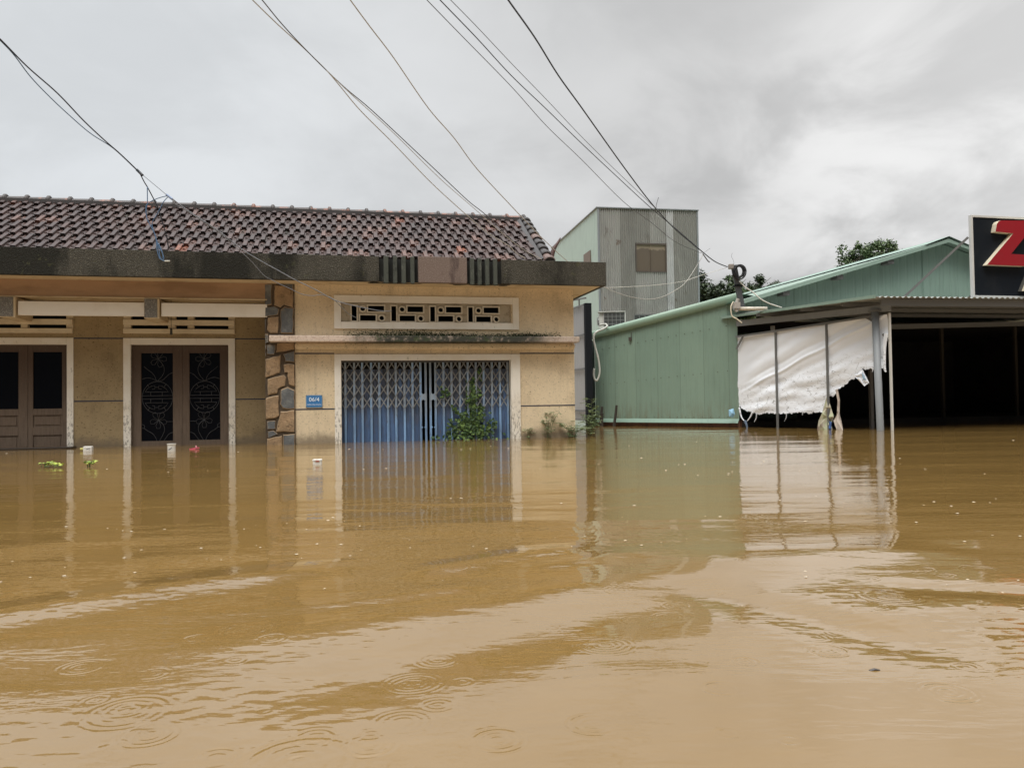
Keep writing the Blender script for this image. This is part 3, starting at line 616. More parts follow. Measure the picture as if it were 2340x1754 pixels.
b = MB(); b.add([(0.0, -0.035, 0.215), (SH, -0.035, 0.215), (SH, -0.09, 0.135), (0.0, -0.09, 0.135), (0, -0.09, .12), (SH, -0.09, .12)], [(0, 1, 2, 3), (3, 2, 5, 4)]); b.add([(0, -.035, .215), (SH, -.035, .215), (SH, 0.0, .25), (0, 0.0, .25)], [(0, 1, 2, 3)])
b.build('base_flashing', green_mat('base_green', (0.23, 0.34, 0.27), 0.4), shed)
b = MB(); n = 7
for i in range(n):   # rolled gutter-like verge along the top
    pass
x0, x1 = -0.18, SH + 0.06; pr = [(0.10, 0.0), (-0.05, -0.02), (-0.10, 0.02), (-0.13, 0.10), (-0.12, 0.19), (-0.07, 0.25), (0.0, 0.265), (0.12, 0.255)]
vs = [(x, y, zt(x) + z) for x in (x0, x1) for y, z in pr]; k = len(pr)
b.add(vs, [(i, i + 1, k + i + 1, k + i) for i in range(k - 1)] + [tuple(range(k, 2 * k))])
b.build('roof_edge', green_mat('verge_green', (0.255, 0.365, 0.275), 0.35), shed, smooth=True)
b = MB(); vs = []; m_ = 60
for i in range(m_ + 1):
    x = -0.15 + (SH + 0.2) * i / m_
    for y in (0.1, 4.4): vs.append((x, y, zt(x) + 0.25 - 0.0 * y + 0.012 * (i % 2)))
b.add(vs, [(2 * i, 2 * i + 2, 2 * i + 3, 2 * i + 1) for i in range(m_)]); b.build('roof', gtrim, shed)

b = MB(); b.tube([(1.55, -0.03, 3.12), (1.56, -0.035, 2.9)], .012, 5); b.box(1.46, 1.56, -0.06, -0.02, 2.85, 2.97); b.build('wall_bracket', rust, shed)
def w_shed(s_, y, z): return (A.x + s_ * math.cos(AG) - y * math.sin(AG), A.y + s_ * math.sin(AG) + y * math.cos(AG), z)
# two old posts at its foot
post_m = M('rotten_wood', (0.045, 0.038, 0.03), 0.85)
for (xa, za, xb), lab in (((0.53, 0.66, 0.44), 'short forked black stake leaning at the foot of the green shed wall'), ((1.13, 0.70, 1.02), 'taller straight black stake leaning before the green shed wall')):
    o = thing('wooden_stake', lab, 'stake', w_shed(xb, -0.35, 0), AG, 'old stakes standing in the water by the green shed')
    b = MB(); d = xa - xb; b.tube([(-d * .9, 0, -0.85), (0, 0, 0.05), (d * .5, .01, za * .5), (d, 0, za)], 0.055, 7, 0, 0.04)
    if za < 0.68: b.tube([(d * .35 + .05, -0.02, -0.4), (d * .5 + .06, -.02, 0.3), (d * .6 + .075, -.03, 0.44)], .045, 6, 0, .035)
    b.build('stake', post_m, o, smooth=False)
# air conditioner on the shed roof
acw = M('ac_white', (0.62, 0.61, 0.57), 0.5); acw.mix(acw.ramp(acw.noise(4, 5, 0.7), 0.5, 0.7, 0, 0.4), (0.42, 0.4, 0.35)); acd = M('ac_dark', (0.05, 0.05, 0.048), 0.6); acg = M('ac_grille', (0.3, 0.3, 0.29), 0.5)
ac = thing('air_conditioner', 'off-white outdoor air conditioner unit with a square fan grille on the green shed roof', 'air conditioner', (3.2, 26.72, 3.36), R(-2))
b = MB(); b.box(0, 0.74, 0.02, 0.34, 0.0, 0.56); b.box(-0.14, -0.001, 0.05, 0.34, 0.0, 0.56); b.box(-0.17, 0.77, -0.03, 0.36, 0.561, 0.585); b.box(0.741, 0.77, -0.02, 0.34, 0, 0.56); b.box(0.03, 0.1, .05, .3, -.14, -.001); b.box(.62, .69, .05, .3, -.14, -.001)
b.build('casing', acw, ac, bevel=0.006)
b = MB(); b.box(0.02, 0.72, 0.0, 0.018, 0.02, 0.54); b.build('fan_opening', acd, ac)
b = MB()
for i in range(6): x = 0.02 + .7 * i / 5; b.box(x - .006, x + .006, -0.016, -0.008, .02, .54)
for i in range(5): z = 0.02 + .52 * i / 4; b.box(.02, .72, -0.0075, -0.001, z - .006, z + .006)
b.build('fan_grille', acg, ac)
b = MB(); b.tube([(-.145, .1, .4), (-.19, .1, .38), (-.2, .1, .25), (-.16, .1, .2)], .02, 6); b.box(-.2, -.141, .12, .2, .12, .3); b.build('pipe_valve', acg, ac)
hose = MB().tube(spline([(3.04, 26.5, 3.45), (3.22, 26.35, 3.47), (3.26, 26.25, 3.38), (3.10, 26.2, 3.28), (2.95, 26.2, 3.22), (2.83, 26.15, 3.14), (2.78, 26.1, 2.98), (2.83, 26.1, 2.68), (2.93, 26.1, 2.28), (2.97, 26.1, 1.88), (2.92, 26.1, 1.62), (2.84, 26.1, 1.54), (2.78, 26.1, 1.64), (2.76, 26.1, 1.80), (2.79, 26.1, 1.95)], 5), .035, 8).build('drain_hose', M('hose_grey', (0.5, 0.5, 0.45), 0.5), None, smooth=True)
tag(hose, 'pale wrapped hose hanging from the air conditioner and curling up beside the green shed', 'hose')

# ------------------------------------------------------------------ silver sheet gate beside the house
silver = M('zinc_sheet', (0.4, 0.405, 0.41), 0.5, 0.2); silver.mix(silver.ramp(silver.noise(3, 5, 0.6, (4, 4, .4)), 0.45, 0.7, 0, 0.5), (0.36, 0.37, 0.39))
blackp = M('black_paint', (0.012, 0.014, 0.017), 0.8, 0, 0.15)
gt = thing('sheet_metal_gate', 'tall silver ribbed sheet gate with thick black post beside the cream house', 'gate', (2.2, 27.2, 0), math.atan2(-1.2, .33))
GLn = math.hypot(1.2, .33)
b = MB(); b.sheet((-1.2, 0), (GLn, 0), lambda q: 0.24, lambda q: 4.08, 0.2, -0.05, 10, 'sin'); b.build('panel', silver, gt)
for z in (0.23, 0.53, 1.95, 3.1, 4.1): MB().box(-1.2, GLn, -0.085, -0.055, z - .03, z + .03).build('rail', steel_d, gt)
b = MB(); b.box(GLn, GLn + 0.16, -0.08, 0.14, -1, 4.14); b.build('post', blackp, gt)
b = MB(); b.bar((-1.2, 0.0, 4.5), (GLn, 0.0, 4.33), .05, .05); b.bar((-.6, 0, 4.08), (-.6, 0, 4.42), .04, .04); b.bar((0.6, 0, 4.08), (.6, 0, 4.38), .04, .04); b.build('top_frame', steel_d, gt)
lt = MB(); lt.box(2.62, 2.95, 27.4, 27.6, -1, 3.0); tag(lt.build('gap_shade_strip', M('gap_shade_green', (0.035, 0.05, 0.045), 0.6)), 'dark strip standing for the shaded gap between the black gate post and the green shed', 'panel')  # dark strip added to paint the shadow between gate post and shed

# ------------------------------------------------------------------ corrugated tower house
def zinc(name, a, mot):
    m = M(name, a, 0.55, 0.0)
    m.mix(m.ramp(m.noise(0.9, 6, 0.7, (1, 1, 0.6)), 0.42, 0.68, 0, 0.7), tuple(x * 0.72 for x in a))
    m.mix(m.ramp(m.noise(3.2, 6, 0.75, (1.2, 1.2, 0.5)), 0.55, 0.68, 0, mot), (0.14, 0.125, 0.10))
    m.mix(m.ramp(m.noise(1.6, 5, 0.7, (1, 1, 0.35)), 0.58, 0.7, 0, mot * 0.8), tuple(min(1, x * 1.55) for x in a))
    m.mix(m.ramp(m.noise(1.7, 3, 0.6), 0.69, 0.74, 0, 0.7), (0.13, 0.075, 0.045)); return m
zA, zB, zC = zinc('zinc_old', (0.28, 0.275, 0.25), 0.55), zinc('zinc_mid', (0.37, 0.365, 0.34), 0.55), zinc('zinc_bright', (0.52, 0.52, 0.51), 0.25)
tow = thing('metal_clad_tower', 'tall narrow house clad in weathered grey corrugated sheets with a pale green side wall', 'building', (3.66, 32.0, 0), R(9.83))
TWd = 4.41; TT = 8.88
win = (1.62, 2.99, 6.23, 7.45)
def band(s_): return 1 if s_ < 0.95 else 0 if s_ < 1.6 else 1 if s_ < 2.98 else 2 if s_ < 3.29 else 0
b = MB()
b.sheet((0, 0), (win[0], 0), lambda q: -1, lambda q: TT, 0.092, 0.028, 8, 'sin', mif=band)
b.sheet((win[0], 0), (win[1], 0), lambda q: win[3], lambda q: TT, 0.092, 0.028, 8, 'sin', mif=lambda q: 0 if q < .66 else 1)
b.sheet((win[0], 0), (win[1], 0), lambda q: -1, lambda q: win[2], 0.092, 0.028, 8, 'sin', mif=lambda q: 1)
b.sheet((win[1], -0.012), (TWd, -0.0), lambda q: -1, lambda q: TT, 0.092, 0.028, 8, 'sin', mif=lambda q: band(q + win[1]))
b.build('front_wall', [zA, zB, zC], tow)
b = MB(); b.sheet((0.0, 8.5), (0, 0.0), lambda q: -1, lambda q: TT, 0.25, 0.012, 10, 'rib'); b.build('side_wall', gpale, tow)
b = MB(); b.add([(TWd, 0, -1), (TWd, 8.5, -1), (TWd, 8.5, TT), (TWd, 0, TT), (0, 8.5, -1), (0, 8.5, TT)], [(0, 1, 2, 3), (1, 4, 5, 2)]); b.build('rear_wall', zA, tow)
b = MB(); b.box(-0.06, TWd + 0.05, -0.06, 8.55, TT + 0.002, TT + 0.04); b.build('roof', steel, tow)
b = MB(); b.box(-0.02, 0.07, -0.03, -0.022, -1, TT); b.box(TWd - .05, TWd + .02, -0.03, -0.022, -1, TT); b.build('corner_strip', steel, tow)
board = M('boarded_window', (0.125, 0.094, 0.066), 0.6); board.mix(board.ramp(board.noise(1.2, 5, 0.6), 0.45, 0.62, 0, 0.5), (0.13, 0.1, 0.075))
board.mix(board.ramp(board.math('ADD', board.axis(2), board.math('MULTIPLY', board.noise(2.2, 5, 0.6), 0.5)), 7.42, 7.47), (0.27, 0.215, 0.15))
b = MB(); b.box(win[0] + .001, win[1] - .001, 0.02, 0.04, win[2], win[3]); wn = b.build('window', board, tow)
b = MB().frame(win[0], win[1], win[2], win[3], .05, .05, .05, .06, -0.03, 0.015); b.build('frame', M('window_frame_brown', (0.1, 0.08, 0.065), 0.6), wn)
b = MB(); b.box(2.28, 2.31, -0.012, 0.012, win[2] + .05, win[3] - .06); b.build('mullion', board, wn)
b = MB(); b.box(1.5, 2.75, -0.05, -0.02, 3.6, 4.42); w2 = b.build('window', acd, tow); b = MB().frame(1.48, 2.77, 3.6, 4.45, .04, .04, .04, .05, -.06, -.051)
for i in range(4): b.box(1.7 + .25 * i, 1.74 + .25 * i, -0.06, -0.051, 3.64, 4.40)
b.build('frame', steel_d, w2)
b = MB(); b.box(-0.045, -0.02, 1.05, 2.15, 6.2, 7.33); b.build('side_shutter', M('shutter_brown', (0.2, 0.16, 0.13), 0.7), tow)
rod = MB().tube([(0, 0, 0), (.02, 0, .25), (.12, 0, .56)], .012, 5); ro = rod.build('antenna_rod', steel_d, None); ro.location = (3.66 + 2.62 * math.cos(R(9.83)), 32.0 + 2.62 * math.sin(R(9.83)) + .3, TT + .04); tag(ro, 'thin metal rod sticking up from the top edge of the grey corrugated tower', 'antenna')

# ------------------------------------------------------------------ green gabled shop with its awning
B0 = Vector((6.81, 23.235)); FG = R(12.5)
shop = thing('gabled_shop', 'green gabled metal shop hall with a dark open front under a corrugated awning', 'shop', (B0.x, B0.y, 0), FG)
K = Vector((9.036, 19.111)); J = Vector((6.444, 23.556))
def ls(p, z=0):   # world plan -> shop local
    d = Vector((p[0], p[1])) - B0; return (d.x * math.cos(FG) + d.y * math.sin(FG), -d.x * math.sin(FG) + d.y * math.cos(FG), z)
WID = 14.4; RI = 7.2; ZE, ZR = 3.72, 5.77
ztop = lambda q: ZE + (ZR - ZE) * (q / RI if q < RI else (WID - q) / (WID - RI))
b = MB(); b.sheet((0, 0), (WID, 0), lambda q: 3.40, ztop, 0.27, -0.014, 16, 'rib')
b.box(6.53, 6.555, -0.025, -0.016, 3.40, 5.5)
b.build('gable_wall', ggable, shop)
b = MB()
for q0, q1 in ((-0.25, RI), (RI, WID + .3)):
    zz = lambda q: ZE + 0.03 + (ZR - ZE) / RI * (q if q <= RI else 2 * RI - q)
    n = 60; vs = []
    for i in range(n + 1):
        y = -0.35 + 15.3 * i / n
        for q in (q0, q1): vs.append((q, y, zz(q) + 0.02 * (i % 2)))
    b.add(vs, [(2 * i, 2 * i + 1, 2 * i + 3, 2 * i + 2) for i in range(n)])
b.build('roof', gtrim, shop)
b = MB()
for q0, q1 in ((-0.28, RI), (RI, WID + .3)):
    zz = lambda q: ZE + 0.05 + (ZR - ZE) / RI * (q if q <= RI else 2 * RI - q)
    vs = [(q, y, zz(q) + dz) for q in (q0, q1) for y, dz in ((-.38, .02), (-.40, -.10), (-.37, -.10), (-.2, .03))]
    b.add(vs, [(0, 4, 5, 1), (1, 5, 6, 2), (2, 6, 7, 3), (0, 3, 7, 4), (0, 1, 2, 3), (4, 7, 6, 5)])
b.build('verge_trim', gtrim, shop)
b = MB(); b.add([(RI - .85, -.42, ztop(RI - .85) + .09), (RI, -.42, ZR + .14), (RI + .85, -.42, ztop(RI + .85) + .09), (RI - .85, 15, ztop(RI - .85) + .09), (RI, 15, ZR + .14), (RI + .85, 15, ztop(RI + .85) + .09)], [(0, 1, 4, 3), (1, 2, 5, 4)]); b.build('ridge_cap', ggable, shop)
for q in (1.35, 3.2, 5.0):
    MB().box(q, q + .22, -.34, -.02, ztop(q) - .15, ztop(q) - .02).build('purlin_end', steel_d, shop)
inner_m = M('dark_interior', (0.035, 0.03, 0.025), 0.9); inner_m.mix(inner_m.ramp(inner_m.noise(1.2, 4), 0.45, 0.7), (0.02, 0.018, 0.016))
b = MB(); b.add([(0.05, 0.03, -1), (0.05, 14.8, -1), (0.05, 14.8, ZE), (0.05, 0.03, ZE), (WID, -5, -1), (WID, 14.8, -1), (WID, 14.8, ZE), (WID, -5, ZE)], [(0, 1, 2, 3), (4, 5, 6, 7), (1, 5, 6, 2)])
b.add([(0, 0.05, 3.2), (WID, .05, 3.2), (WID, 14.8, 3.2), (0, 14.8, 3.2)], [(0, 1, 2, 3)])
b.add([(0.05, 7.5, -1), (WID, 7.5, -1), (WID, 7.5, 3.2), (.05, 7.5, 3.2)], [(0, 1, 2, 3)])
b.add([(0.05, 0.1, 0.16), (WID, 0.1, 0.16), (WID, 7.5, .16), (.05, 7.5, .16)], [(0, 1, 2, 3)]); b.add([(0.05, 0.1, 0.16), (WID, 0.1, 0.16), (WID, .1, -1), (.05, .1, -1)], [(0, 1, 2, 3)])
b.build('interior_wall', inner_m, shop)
# awning
Kl, Jl = Vector(ls(K)), Vector(ls(J)); F10 = R(10) - FG; AW = 12.6
und = M('awning_sheet', (0.30, 0.31, 0.29), 0.5); und.mix(und.ramp(und.noise(2, 5, 0.6), 0.45, 0.7, 0, .5), (0.2, 0.19, 0.165))
b = MB(); n = int(AW / 0.162 * 8); vs = []
for i in range(n + 1):
    q = AW * i / n; wv = 0.02 * math.sin(2 * math.pi * q / 0.162) if q > .12 else 0
    p = Kl + Vector((math.cos(F10), math.sin(F10), 0)) * q; e = Jl + (Vector((WID, -0.02, 0)) - Jl) * (q / AW)
    e.y = max(e.y, -0.01) if q > 0.3 else e.y
    vs += [(p.x, p.y, 3.335 + wv), (e.x, e.y, 3.42 + wv - (.08 if q < .12 else 0))]
b.add(vs, [(2 * i, 2 * i + 2, 2 * i + 3, 2 * i + 1) for i in range(n)])
aw = b.build('awning', und, shop)
b = MB(); b.bar((Kl.x - .02, Kl.y - .02, 3.335), (Jl.x - .02, Jl.y, 3.335), .05, .075); b.build('edge_trim', gtrim, aw)
b = MB(); p = Kl + Vector((math.cos(F10), math.sin(F10), 0)) * AW
b.bar((Kl.x + .28, Kl.y + .16, 3.215), (p.x, p.y + .1, 3.215), .06, .17); b.build('front_beam', steel_d, aw)
SA = R(-53.294) - FG
def lt_(s_, off=0.0, z=0.0):   # along the tarpaulin wall, offset outwards
    a = R(-53.294); return ls((B0.x + s_ * math.cos(a) + off * math.sin(a), B0.y + s_ * math.sin(a) - off * math.cos(a)), z)
b = MB(); b.bar(lt_(-0.0, 0, 3.12), lt_(4.66, 0, 3.10), .1, .17); b.build('side_beam', steel, aw)
for s_ in (1.0, 2.4, 3.6):
    p = Vector(lt_(s_, .05, 3.27)); MB().bar(p + Vector((-.3, -.1, 0)), p + Vector((9, -.2, .02)), .08, .09).build('purlin', steel_d, aw)
b = MB(); b.tube([lt_(4.385, .09, -1), lt_(4.37, .09, 0), lt_(4.31, .09, 3.05)], .088, 14); b.build('round_post', steel, shop, smooth=True)
b = MB(); b.box(-.12, .12, -.12, .12, 0, .04); c = b.build('post_cap', steel_d, aw); c.location = lt_(4.31, .09, 3.03)
MB().bar(lt_(4.63, 0, -1), lt_(4.63, 0, 2.97), .05, .05).build('corner_post', M('pale_post', (0.62, 0.6, 0.55), 0.6), shop)
for s_, zz in ((1.345, 2.74), (2.925, 2.84)):
    MB().bar(lt_(s_, .04, -1), lt_(s_, .04, zz), .05, .05).build('thin_post', steel_d, shop)
MB().bar(lt_(-0.02, .05, 2.72), lt_(4.25, .05, 2.925), .045, .05).build('tarp_rail', steel_d, shop)
MB().bar(lt_(0.23, .05, 2.71), lt_(-0.01, .05, 2.35), .04, .04).build('brace', steel_d, shop)
MB().bar(lt_(4.05, .02, 2.9), lt_(4.32, .0, 2.72), .04, .04).build('brace', steel_d, shop)
MB().bar(lt_(4.45, .0, 2.45), lt_(4.62, .0, 2.25), .04, .05).build('brace', steel_d, shop)
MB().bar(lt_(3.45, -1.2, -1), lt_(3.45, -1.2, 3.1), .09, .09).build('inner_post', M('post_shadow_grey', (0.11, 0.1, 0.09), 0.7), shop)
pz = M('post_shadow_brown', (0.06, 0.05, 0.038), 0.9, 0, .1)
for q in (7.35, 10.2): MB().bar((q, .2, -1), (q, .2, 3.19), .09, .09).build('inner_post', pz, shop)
MB().bar((2.6, -1.6, 2.85), (10.5, -1.2, 3.1), .1, .14).build('inner_beam', steel_d, aw)
MB().tube([lt_(.95, -.4, 2.98), lt_(.95, -.4, 2.86), lt_(.95, -.4, 2.78)], .07, 8, 0, .05).build('lamp_socket', acw, aw, smooth=True)

# torn white tarpaulin on the side of the awning
tarp_m = M('white_tarp', (0.895, 0.925, 0.965), 0.4)
tarp_m.mix(tarp_m.ramp(tarp_m.noise(1.4, 5, 0.6, (1, 1, 2)), 0.5, 0.75, 0, 0.22), (0.72, 0.69, 0.67))
crack = tarp_m.voro(3.6, 'DISTANCE_TO_EDGE', (1, 1, 2.6)); cm = tarp_m.ramp(tarp_m.noise(7, 4, 0.7), 0.42, 0.58)
tv = tarp_m.N.new('ShaderNodeTexVoronoi'); tv.feature = 'DISTANCE_TO_EDGE'; tv.inputs['Scale'].default_value = 3.4
dn_ = tarp_m.N.new('ShaderNodeTexNoise'); dn_.inputs['Scale'].default_value = 5; dn_.inputs['Detail'].default_value = 4; tarp_m.L.new(tarp_m.tc, dn_.inputs['Vector'])
va = tarp_m.N.new('ShaderNodeVectorMath'); va.operation = 'MULTIPLY_ADD'; va.inputs[1].default_value = (.35, .35, .35); tarp_m.L.new(dn_.outputs['Color'], va.inputs[0]); tarp_m.L.new(tarp_m.scaled((1, 1, 2.8)), va.inputs[2]); tarp_m.L.new(va.outputs[0], tv.inputs['Vector'])
low = tarp_m.ramp(tarp_m.math('ADD', tarp_m.axis(2), tarp_m.math('MULTIPLY', tarp_m.axis(0), -0.22)), 0.75, 1.5, 1, 0)
tarp_m.mix(tarp_m.math('MULTIPLY', tarp_m.math('MULTIPLY', tarp_m.ramp(tv.outputs['Distance'], 0.008, 0.034, 0.8, 0), low), cm), (0.13, 0.12, 0.1))
tp = thing('torn_tarpaulin', 'torn white tarpaulin with crumpled ragged lower edge hung along the side of the awning', 'tarpaulin', (B0.x, B0.y, 0), R(-53.294))
TOP = [(-0.02, 2.71), (2.92, 2.83), (4.22, 2.92), (4.58, 2.94)]
BOT = [(-0.02, 0.61), (0.03, 0.62), (0.23, 0.51), (0.48, 0.46), (0.78, 0.37), (0.82, 0.43), (1.33, 0.42), (1.74, 0.42), (2.14, 0.47), (2.31, 0.41), (2.48, 0.46), (2.74, 0.46), (2.89, 0.83), (2.95, 0.88), (3.08, 0.89), (3.19, 1.08), (3.33, 1.14), (3.51, 1.28), (3.71, 1.38), (3.91, 1.57), (4.23, 1.57), (4.45, 1.57), (4.48, 1.9), (4.58, 2.4)]
ns, nz_ = 220, 110; sv = np.linspace(-0.02, 4.58, ns); top = np.interp(sv, *zip(*TOP)); bot = np.interp(sv, *zip(*BOT))
bot = bot + 0.022 * np.sin(sv * 47) * np.sin(sv * 13 + 1) + rng.normal(0, 0.008, ns)
ph = rng.uniform(0, 6.28, 40); kk = rng.normal(0, 1, (40, 2))
def tarp_h(s_, z):
    h = np.zeros_like(s_)
    d1 = z - 0.42 * s_          # long tension folds running from the lower left to the upper right
    for c_, wd, am in ((1.02, .05, .03), (0.72, .12, -.03), (1.5, .16, .03), (1.25, .06, -.015), (0.25, .1, .02), (1.9, .12, .012)): h += am * np.exp(-((d1 - c_ + .02 * np.sin(s_ * 5)) / wd) ** 2) * smoothstep(-.1, .8, s_)
    lowm = smoothstep(1.55, .7, z - 0.16 * s_)
    for i in range(14):
        kx, kz = kk[i] * (3.0, 13); h += 0.0058 * lowm * np.sin(kx * s_ + kz * z + ph[i] + 1.3 * np.sin(2.1 * s_ + ph[i + 14]))
    for i in range(8):
        kx, kz = kk[20 + i] * (22, 30); h += 0.0018 * lowm * np.abs(np.sin(kx * s_ + kz * z + ph[i]))
    return h + 0.02 * np.sin(s_ * 1.9 + .5) * np.sin(z * 2)
b = MB(); vs = []
T_ = np.linspace(0, 1, nz_); Z = bot[:, None] + (top - bot)[:, None] * T_[None, :]; SS = np.repeat(sv[:, None], nz_, 1)
SS = SS + (1 - T_)[None, :] * 0.012 * np.sin(SS * 40); H_ = tarp_h(SS, Z)
vs = [(SS[i, j], -H_[i, j] * 1.0 - .0, Z[i, j]) for i in range(ns) for j in range(nz_)]
b.add(vs, [(i * nz_ + j, (i + 1) * nz_ + j, (i + 1) * nz_ + j + 1, i * nz_ + j + 1) for i in range(ns - 1) for j in range(nz_ - 1)])
b.build('tarp_sheet', tarp_m, tp, smooth=True)
def rag(poly, mat, y=-.02, bulge=.04, name='torn_flap'):
    n = len(poly); c = (sum(p[0] for p in poly) / n, sum(p[1] for p in poly) / n)
    vs = [(x, y + .03 * math.sin(9 * x + 7 * z), z) for x, z in poly] + [(p_[0] * .5 + c[0] * .5, y - bulge * (1 if i % 2 else -.6), p_[1] * .5 + c[1] * .5) for i, p_ in enumerate(poly)] + [(c[0], y + bulge * .5, c[1])]
    fs = [(i, (i + 1) % n, n + (i + 1) % n, n + i) for i in range(n)] + [(n + i, n + (i + 1) % n, 2 * n) for i in range(n)]
    vs = [v for v in vs]; MB().add(vs, fs).build(name, mat, tp)
rag([(3.68, 1.40), (3.91, 1.57), (3.99, 1.39), (4.07, 1.22), (3.96, 1.13), (3.78, 1.33)], tarp_m, -.05)
blue_t = M('tarp_print_blue', (0.35, 0.5, 0.62), 0.5)
rag([(3.92, 1.5), (3.99, 1.37), (4.02, 1.30), (3.96, 1.28), (3.91, 1.42)], blue_t, -.105, .005)
cloth = M('wet_cloth', (0.5, 0.46, 0.34), 0.7); cloth.mix(cloth.ramp(cloth.noise(4, 3), .5, .56), (0.55, 0.58, 0.38)); cloth.mix(cloth.ramp(cloth.noise(6, 4, .6, (2, 2, .6)), .55, .65), (0.3, 0.23, 0.19))
rag([(2.86, 0.85), (2.9, 0.86), (3.0, 0.59), (3.09, 0.34), (2.98, 0.13), (3.02, -0.06), (2.85, -.06), (2.58, -0.06), (2.62, 0.23), (2.74, 0.47)], cloth, -.03, .07)
pink_c = M('pale_cloth', (0.66, 0.58, 0.5), 0.7); pink_c.mix(pink_c.ramp(pink_c.noise(5, 4), .5, .65), (0.42, 0.35, 0.3))
rag([(3.15, 1.06), (3.22, 1.08), (3.26, 0.78), (3.23, 0.4), (3.35, -0.05), (3.15, -0.05), (3.07, 0.23), (3.17, 0.42), (3.18, 0.78)], pink_c, -.03, .03)
rag([(2.98, .22), (3.06, .2), (3.02, .02), (2.96, -.04), (2.94, .06)], M('blue_rag', (0.08, 0.16, 0.4), .7), -.1, .02)
for pts, r_, m_ in (([(0.03, 0.6), (0.1, 0.32), (0.22, 0.18)], .03, tarp_m), ([(.22, .2), (.28, .08), (.3, -.05)], .045, M('blue_grey_rag', (.14, .19, .27), .7)), ([(0.49, 0.45), (0.42, .32), (0.30, 0.19)], .026, tarp_m), ([(0.64, 0.42), (.62, .28), (0.55, 0.17)], .016, tarp_m), ([(1.63, 0.44), (1.62, .3), (1.56, 0.2)], .01, tarp_m), ([(4.2, 1.6), (4.17, 1.5)], .02, tarp_m), ([(2.15, .5), (2.13, .37)], .012, tarp_m), ([(4.55, 2.45), (4.5, 2.1), (4.49, 1.6), (4.52, 1.48)], .05, tarp_m)):
    MB().tube(spline([(x, -.03, z) for x, z in pts], 4), r_, 5, 0, r_ * .4).build('torn_strip', m_, tp)
mask = MB(); m0 = w_shed(5.24, -.25, 0.43)
mask.add([(-.09, 0, .1), (.06, 0, .14), (.1, 0, -.04), (.02, 0, -.13), (-.08, 0, -.1), (0, -.06, 0)], [(0, 1, 5), (1, 2, 5), (2, 3, 5), (3, 4, 5), (4, 0, 5)])
mk_ = mask.build('blue_rag', M('mask_blue', (0.3, 0.55, 0.75), .6), None); mk_.location = m0; tag(mk_, 'small light blue scrap hanging at the lower corner between the green shed and the tarpaulin', 'rag')

# shop sign on the awning
sg = thing('shop_sign', 'black signboard with a large red letter Z standing on the awning', 'sign', (K.x, K.y + .25, 0), FG)
sblk = M('sign_black', (0.010, 0.013, 0.018), 0.5, 0, 0.12); sblk.mix(sblk.ramp(sblk.noise(1.5, 5, .6), .5, .7, 0, .5), (0.022, 0.024, 0.026))
sfr = M('sign_frame', (0.6, 0.6, 0.58), 0.4); sred = M('sign_red', (0.3, 0.012, 0.02), 0.6, 0, .2); sred.mix(sred.ramp(sred.noise(2, 4), .45, .7, 0, .35), (0.25, 0.022, 0.028)); scream = M('sign_cream', (0.74, 0.66, 0.5), 0.6); sgrey = M('sign_grey', (0.1, 0.095, 0.085), .5)
SX0, SX1 = 3.03, 7.6
MB().box(SX0 + .06, SX1 - .06, 0.0, 0.05, 3.45, 5.49).build('panel', sblk, sg)
MB().frame(SX0, SX1, 3.40, 5.55, .06, .06, .05, .06, -.02, .07).build('frame', sfr, sg, bevel=.006)
Zp = [(3.70, 5.30), (3.75, 5.37), (3.82, 5.40), (4.98, 5.43), (4.12, 4.53), (4.62, 4.52), (4.55, 4.22), (3.36, 4.23), (4.2, 5.07), (3.65, 5.10)]
b = MB(); q = list(reversed(Zp)); b.prism(q, -.15, -.001, 0, 1); b.build('letter', [sred, scream], sg)
b = MB(); b.prism([(4.44, 3.57), (4.74, 3.57), (5.0, 4.12), (4.72, 4.12)], -.12, -.001, 0, 1); b.build('letter', [scream, sgrey], sg)
MB().bar((3.02, 0.08, 4.98), (1.78, 1.2, 3.40), .055, .055).build('brace', steel_d, sg)
MB().bar((5.5, 0.12, 4.98), (5.2, 3.2, 3.40), .055, .055).build('brace', steel_d, sg)

# leaning service pole with a coil of cable, PVC pipe
pole = thing('service_pole', 'short dark leaning pole holding the overhead cables above the green shed corner', 'pole', (6.72, 22.25, 0))
pm = M('pole_dark', (0.075, 0.08, 0.085), 0.7)
MB().bar((-.03, 0.05, 3.45), (-.25, 0.05, 4.72), .15, .13, (0, 1, 0)).build('shaft', pm, pole, bevel=.01)
MB().box(-.26, .05, -.04, .14, 4.1, 4.15).build('clamp', blackp, pole)
MB().box(-.42, -.28, -.1, .05, 4.60, 4.74).build('insulator', M('insulator_grey', (.3, .27, .24), .6), pole, bevel=.02)
b = MB(); b.box(-.34, -.16, -.22, -.06, 3.44, 3.62); b.tube([(-.25, -.15, 3.35), (-.25, -.15, 3.6), (-.2, -.15, 3.72)], .05, 8); b.build('junction_box', M('junction_grey', (.4, .37, .33), .6), pole)
coil = MB(); rr = random.Random(5)
for i in range(15):
    r0 = rr.uniform(.14, .2); ox, oz = rr.uniform(-.02, .02), rr.uniform(-.03, .03); sx = rr.uniform(.78, .95); yy = rr.uniform(-.05, .05); tl = rr.uniform(.1, .35)
    coil.tube([(ox + r0 * sx * math.cos(t) + tl * .3 * r0 * math.sin(t), yy + .04 * math.sin(t + i), oz + 1.12 * r0 * math.sin(t)) for t in [2 * math.pi * k / 26 for k in range(27)]], .009, 5)
co = coil.build('cable_coil', M('cable_black', (.012, .012, .014), .5), None, smooth=True); co.location = (6.56, 22.1, 4.50); tag(co, 'coil of black spare cable hanging from the top of the leaning pole', 'cable coil')
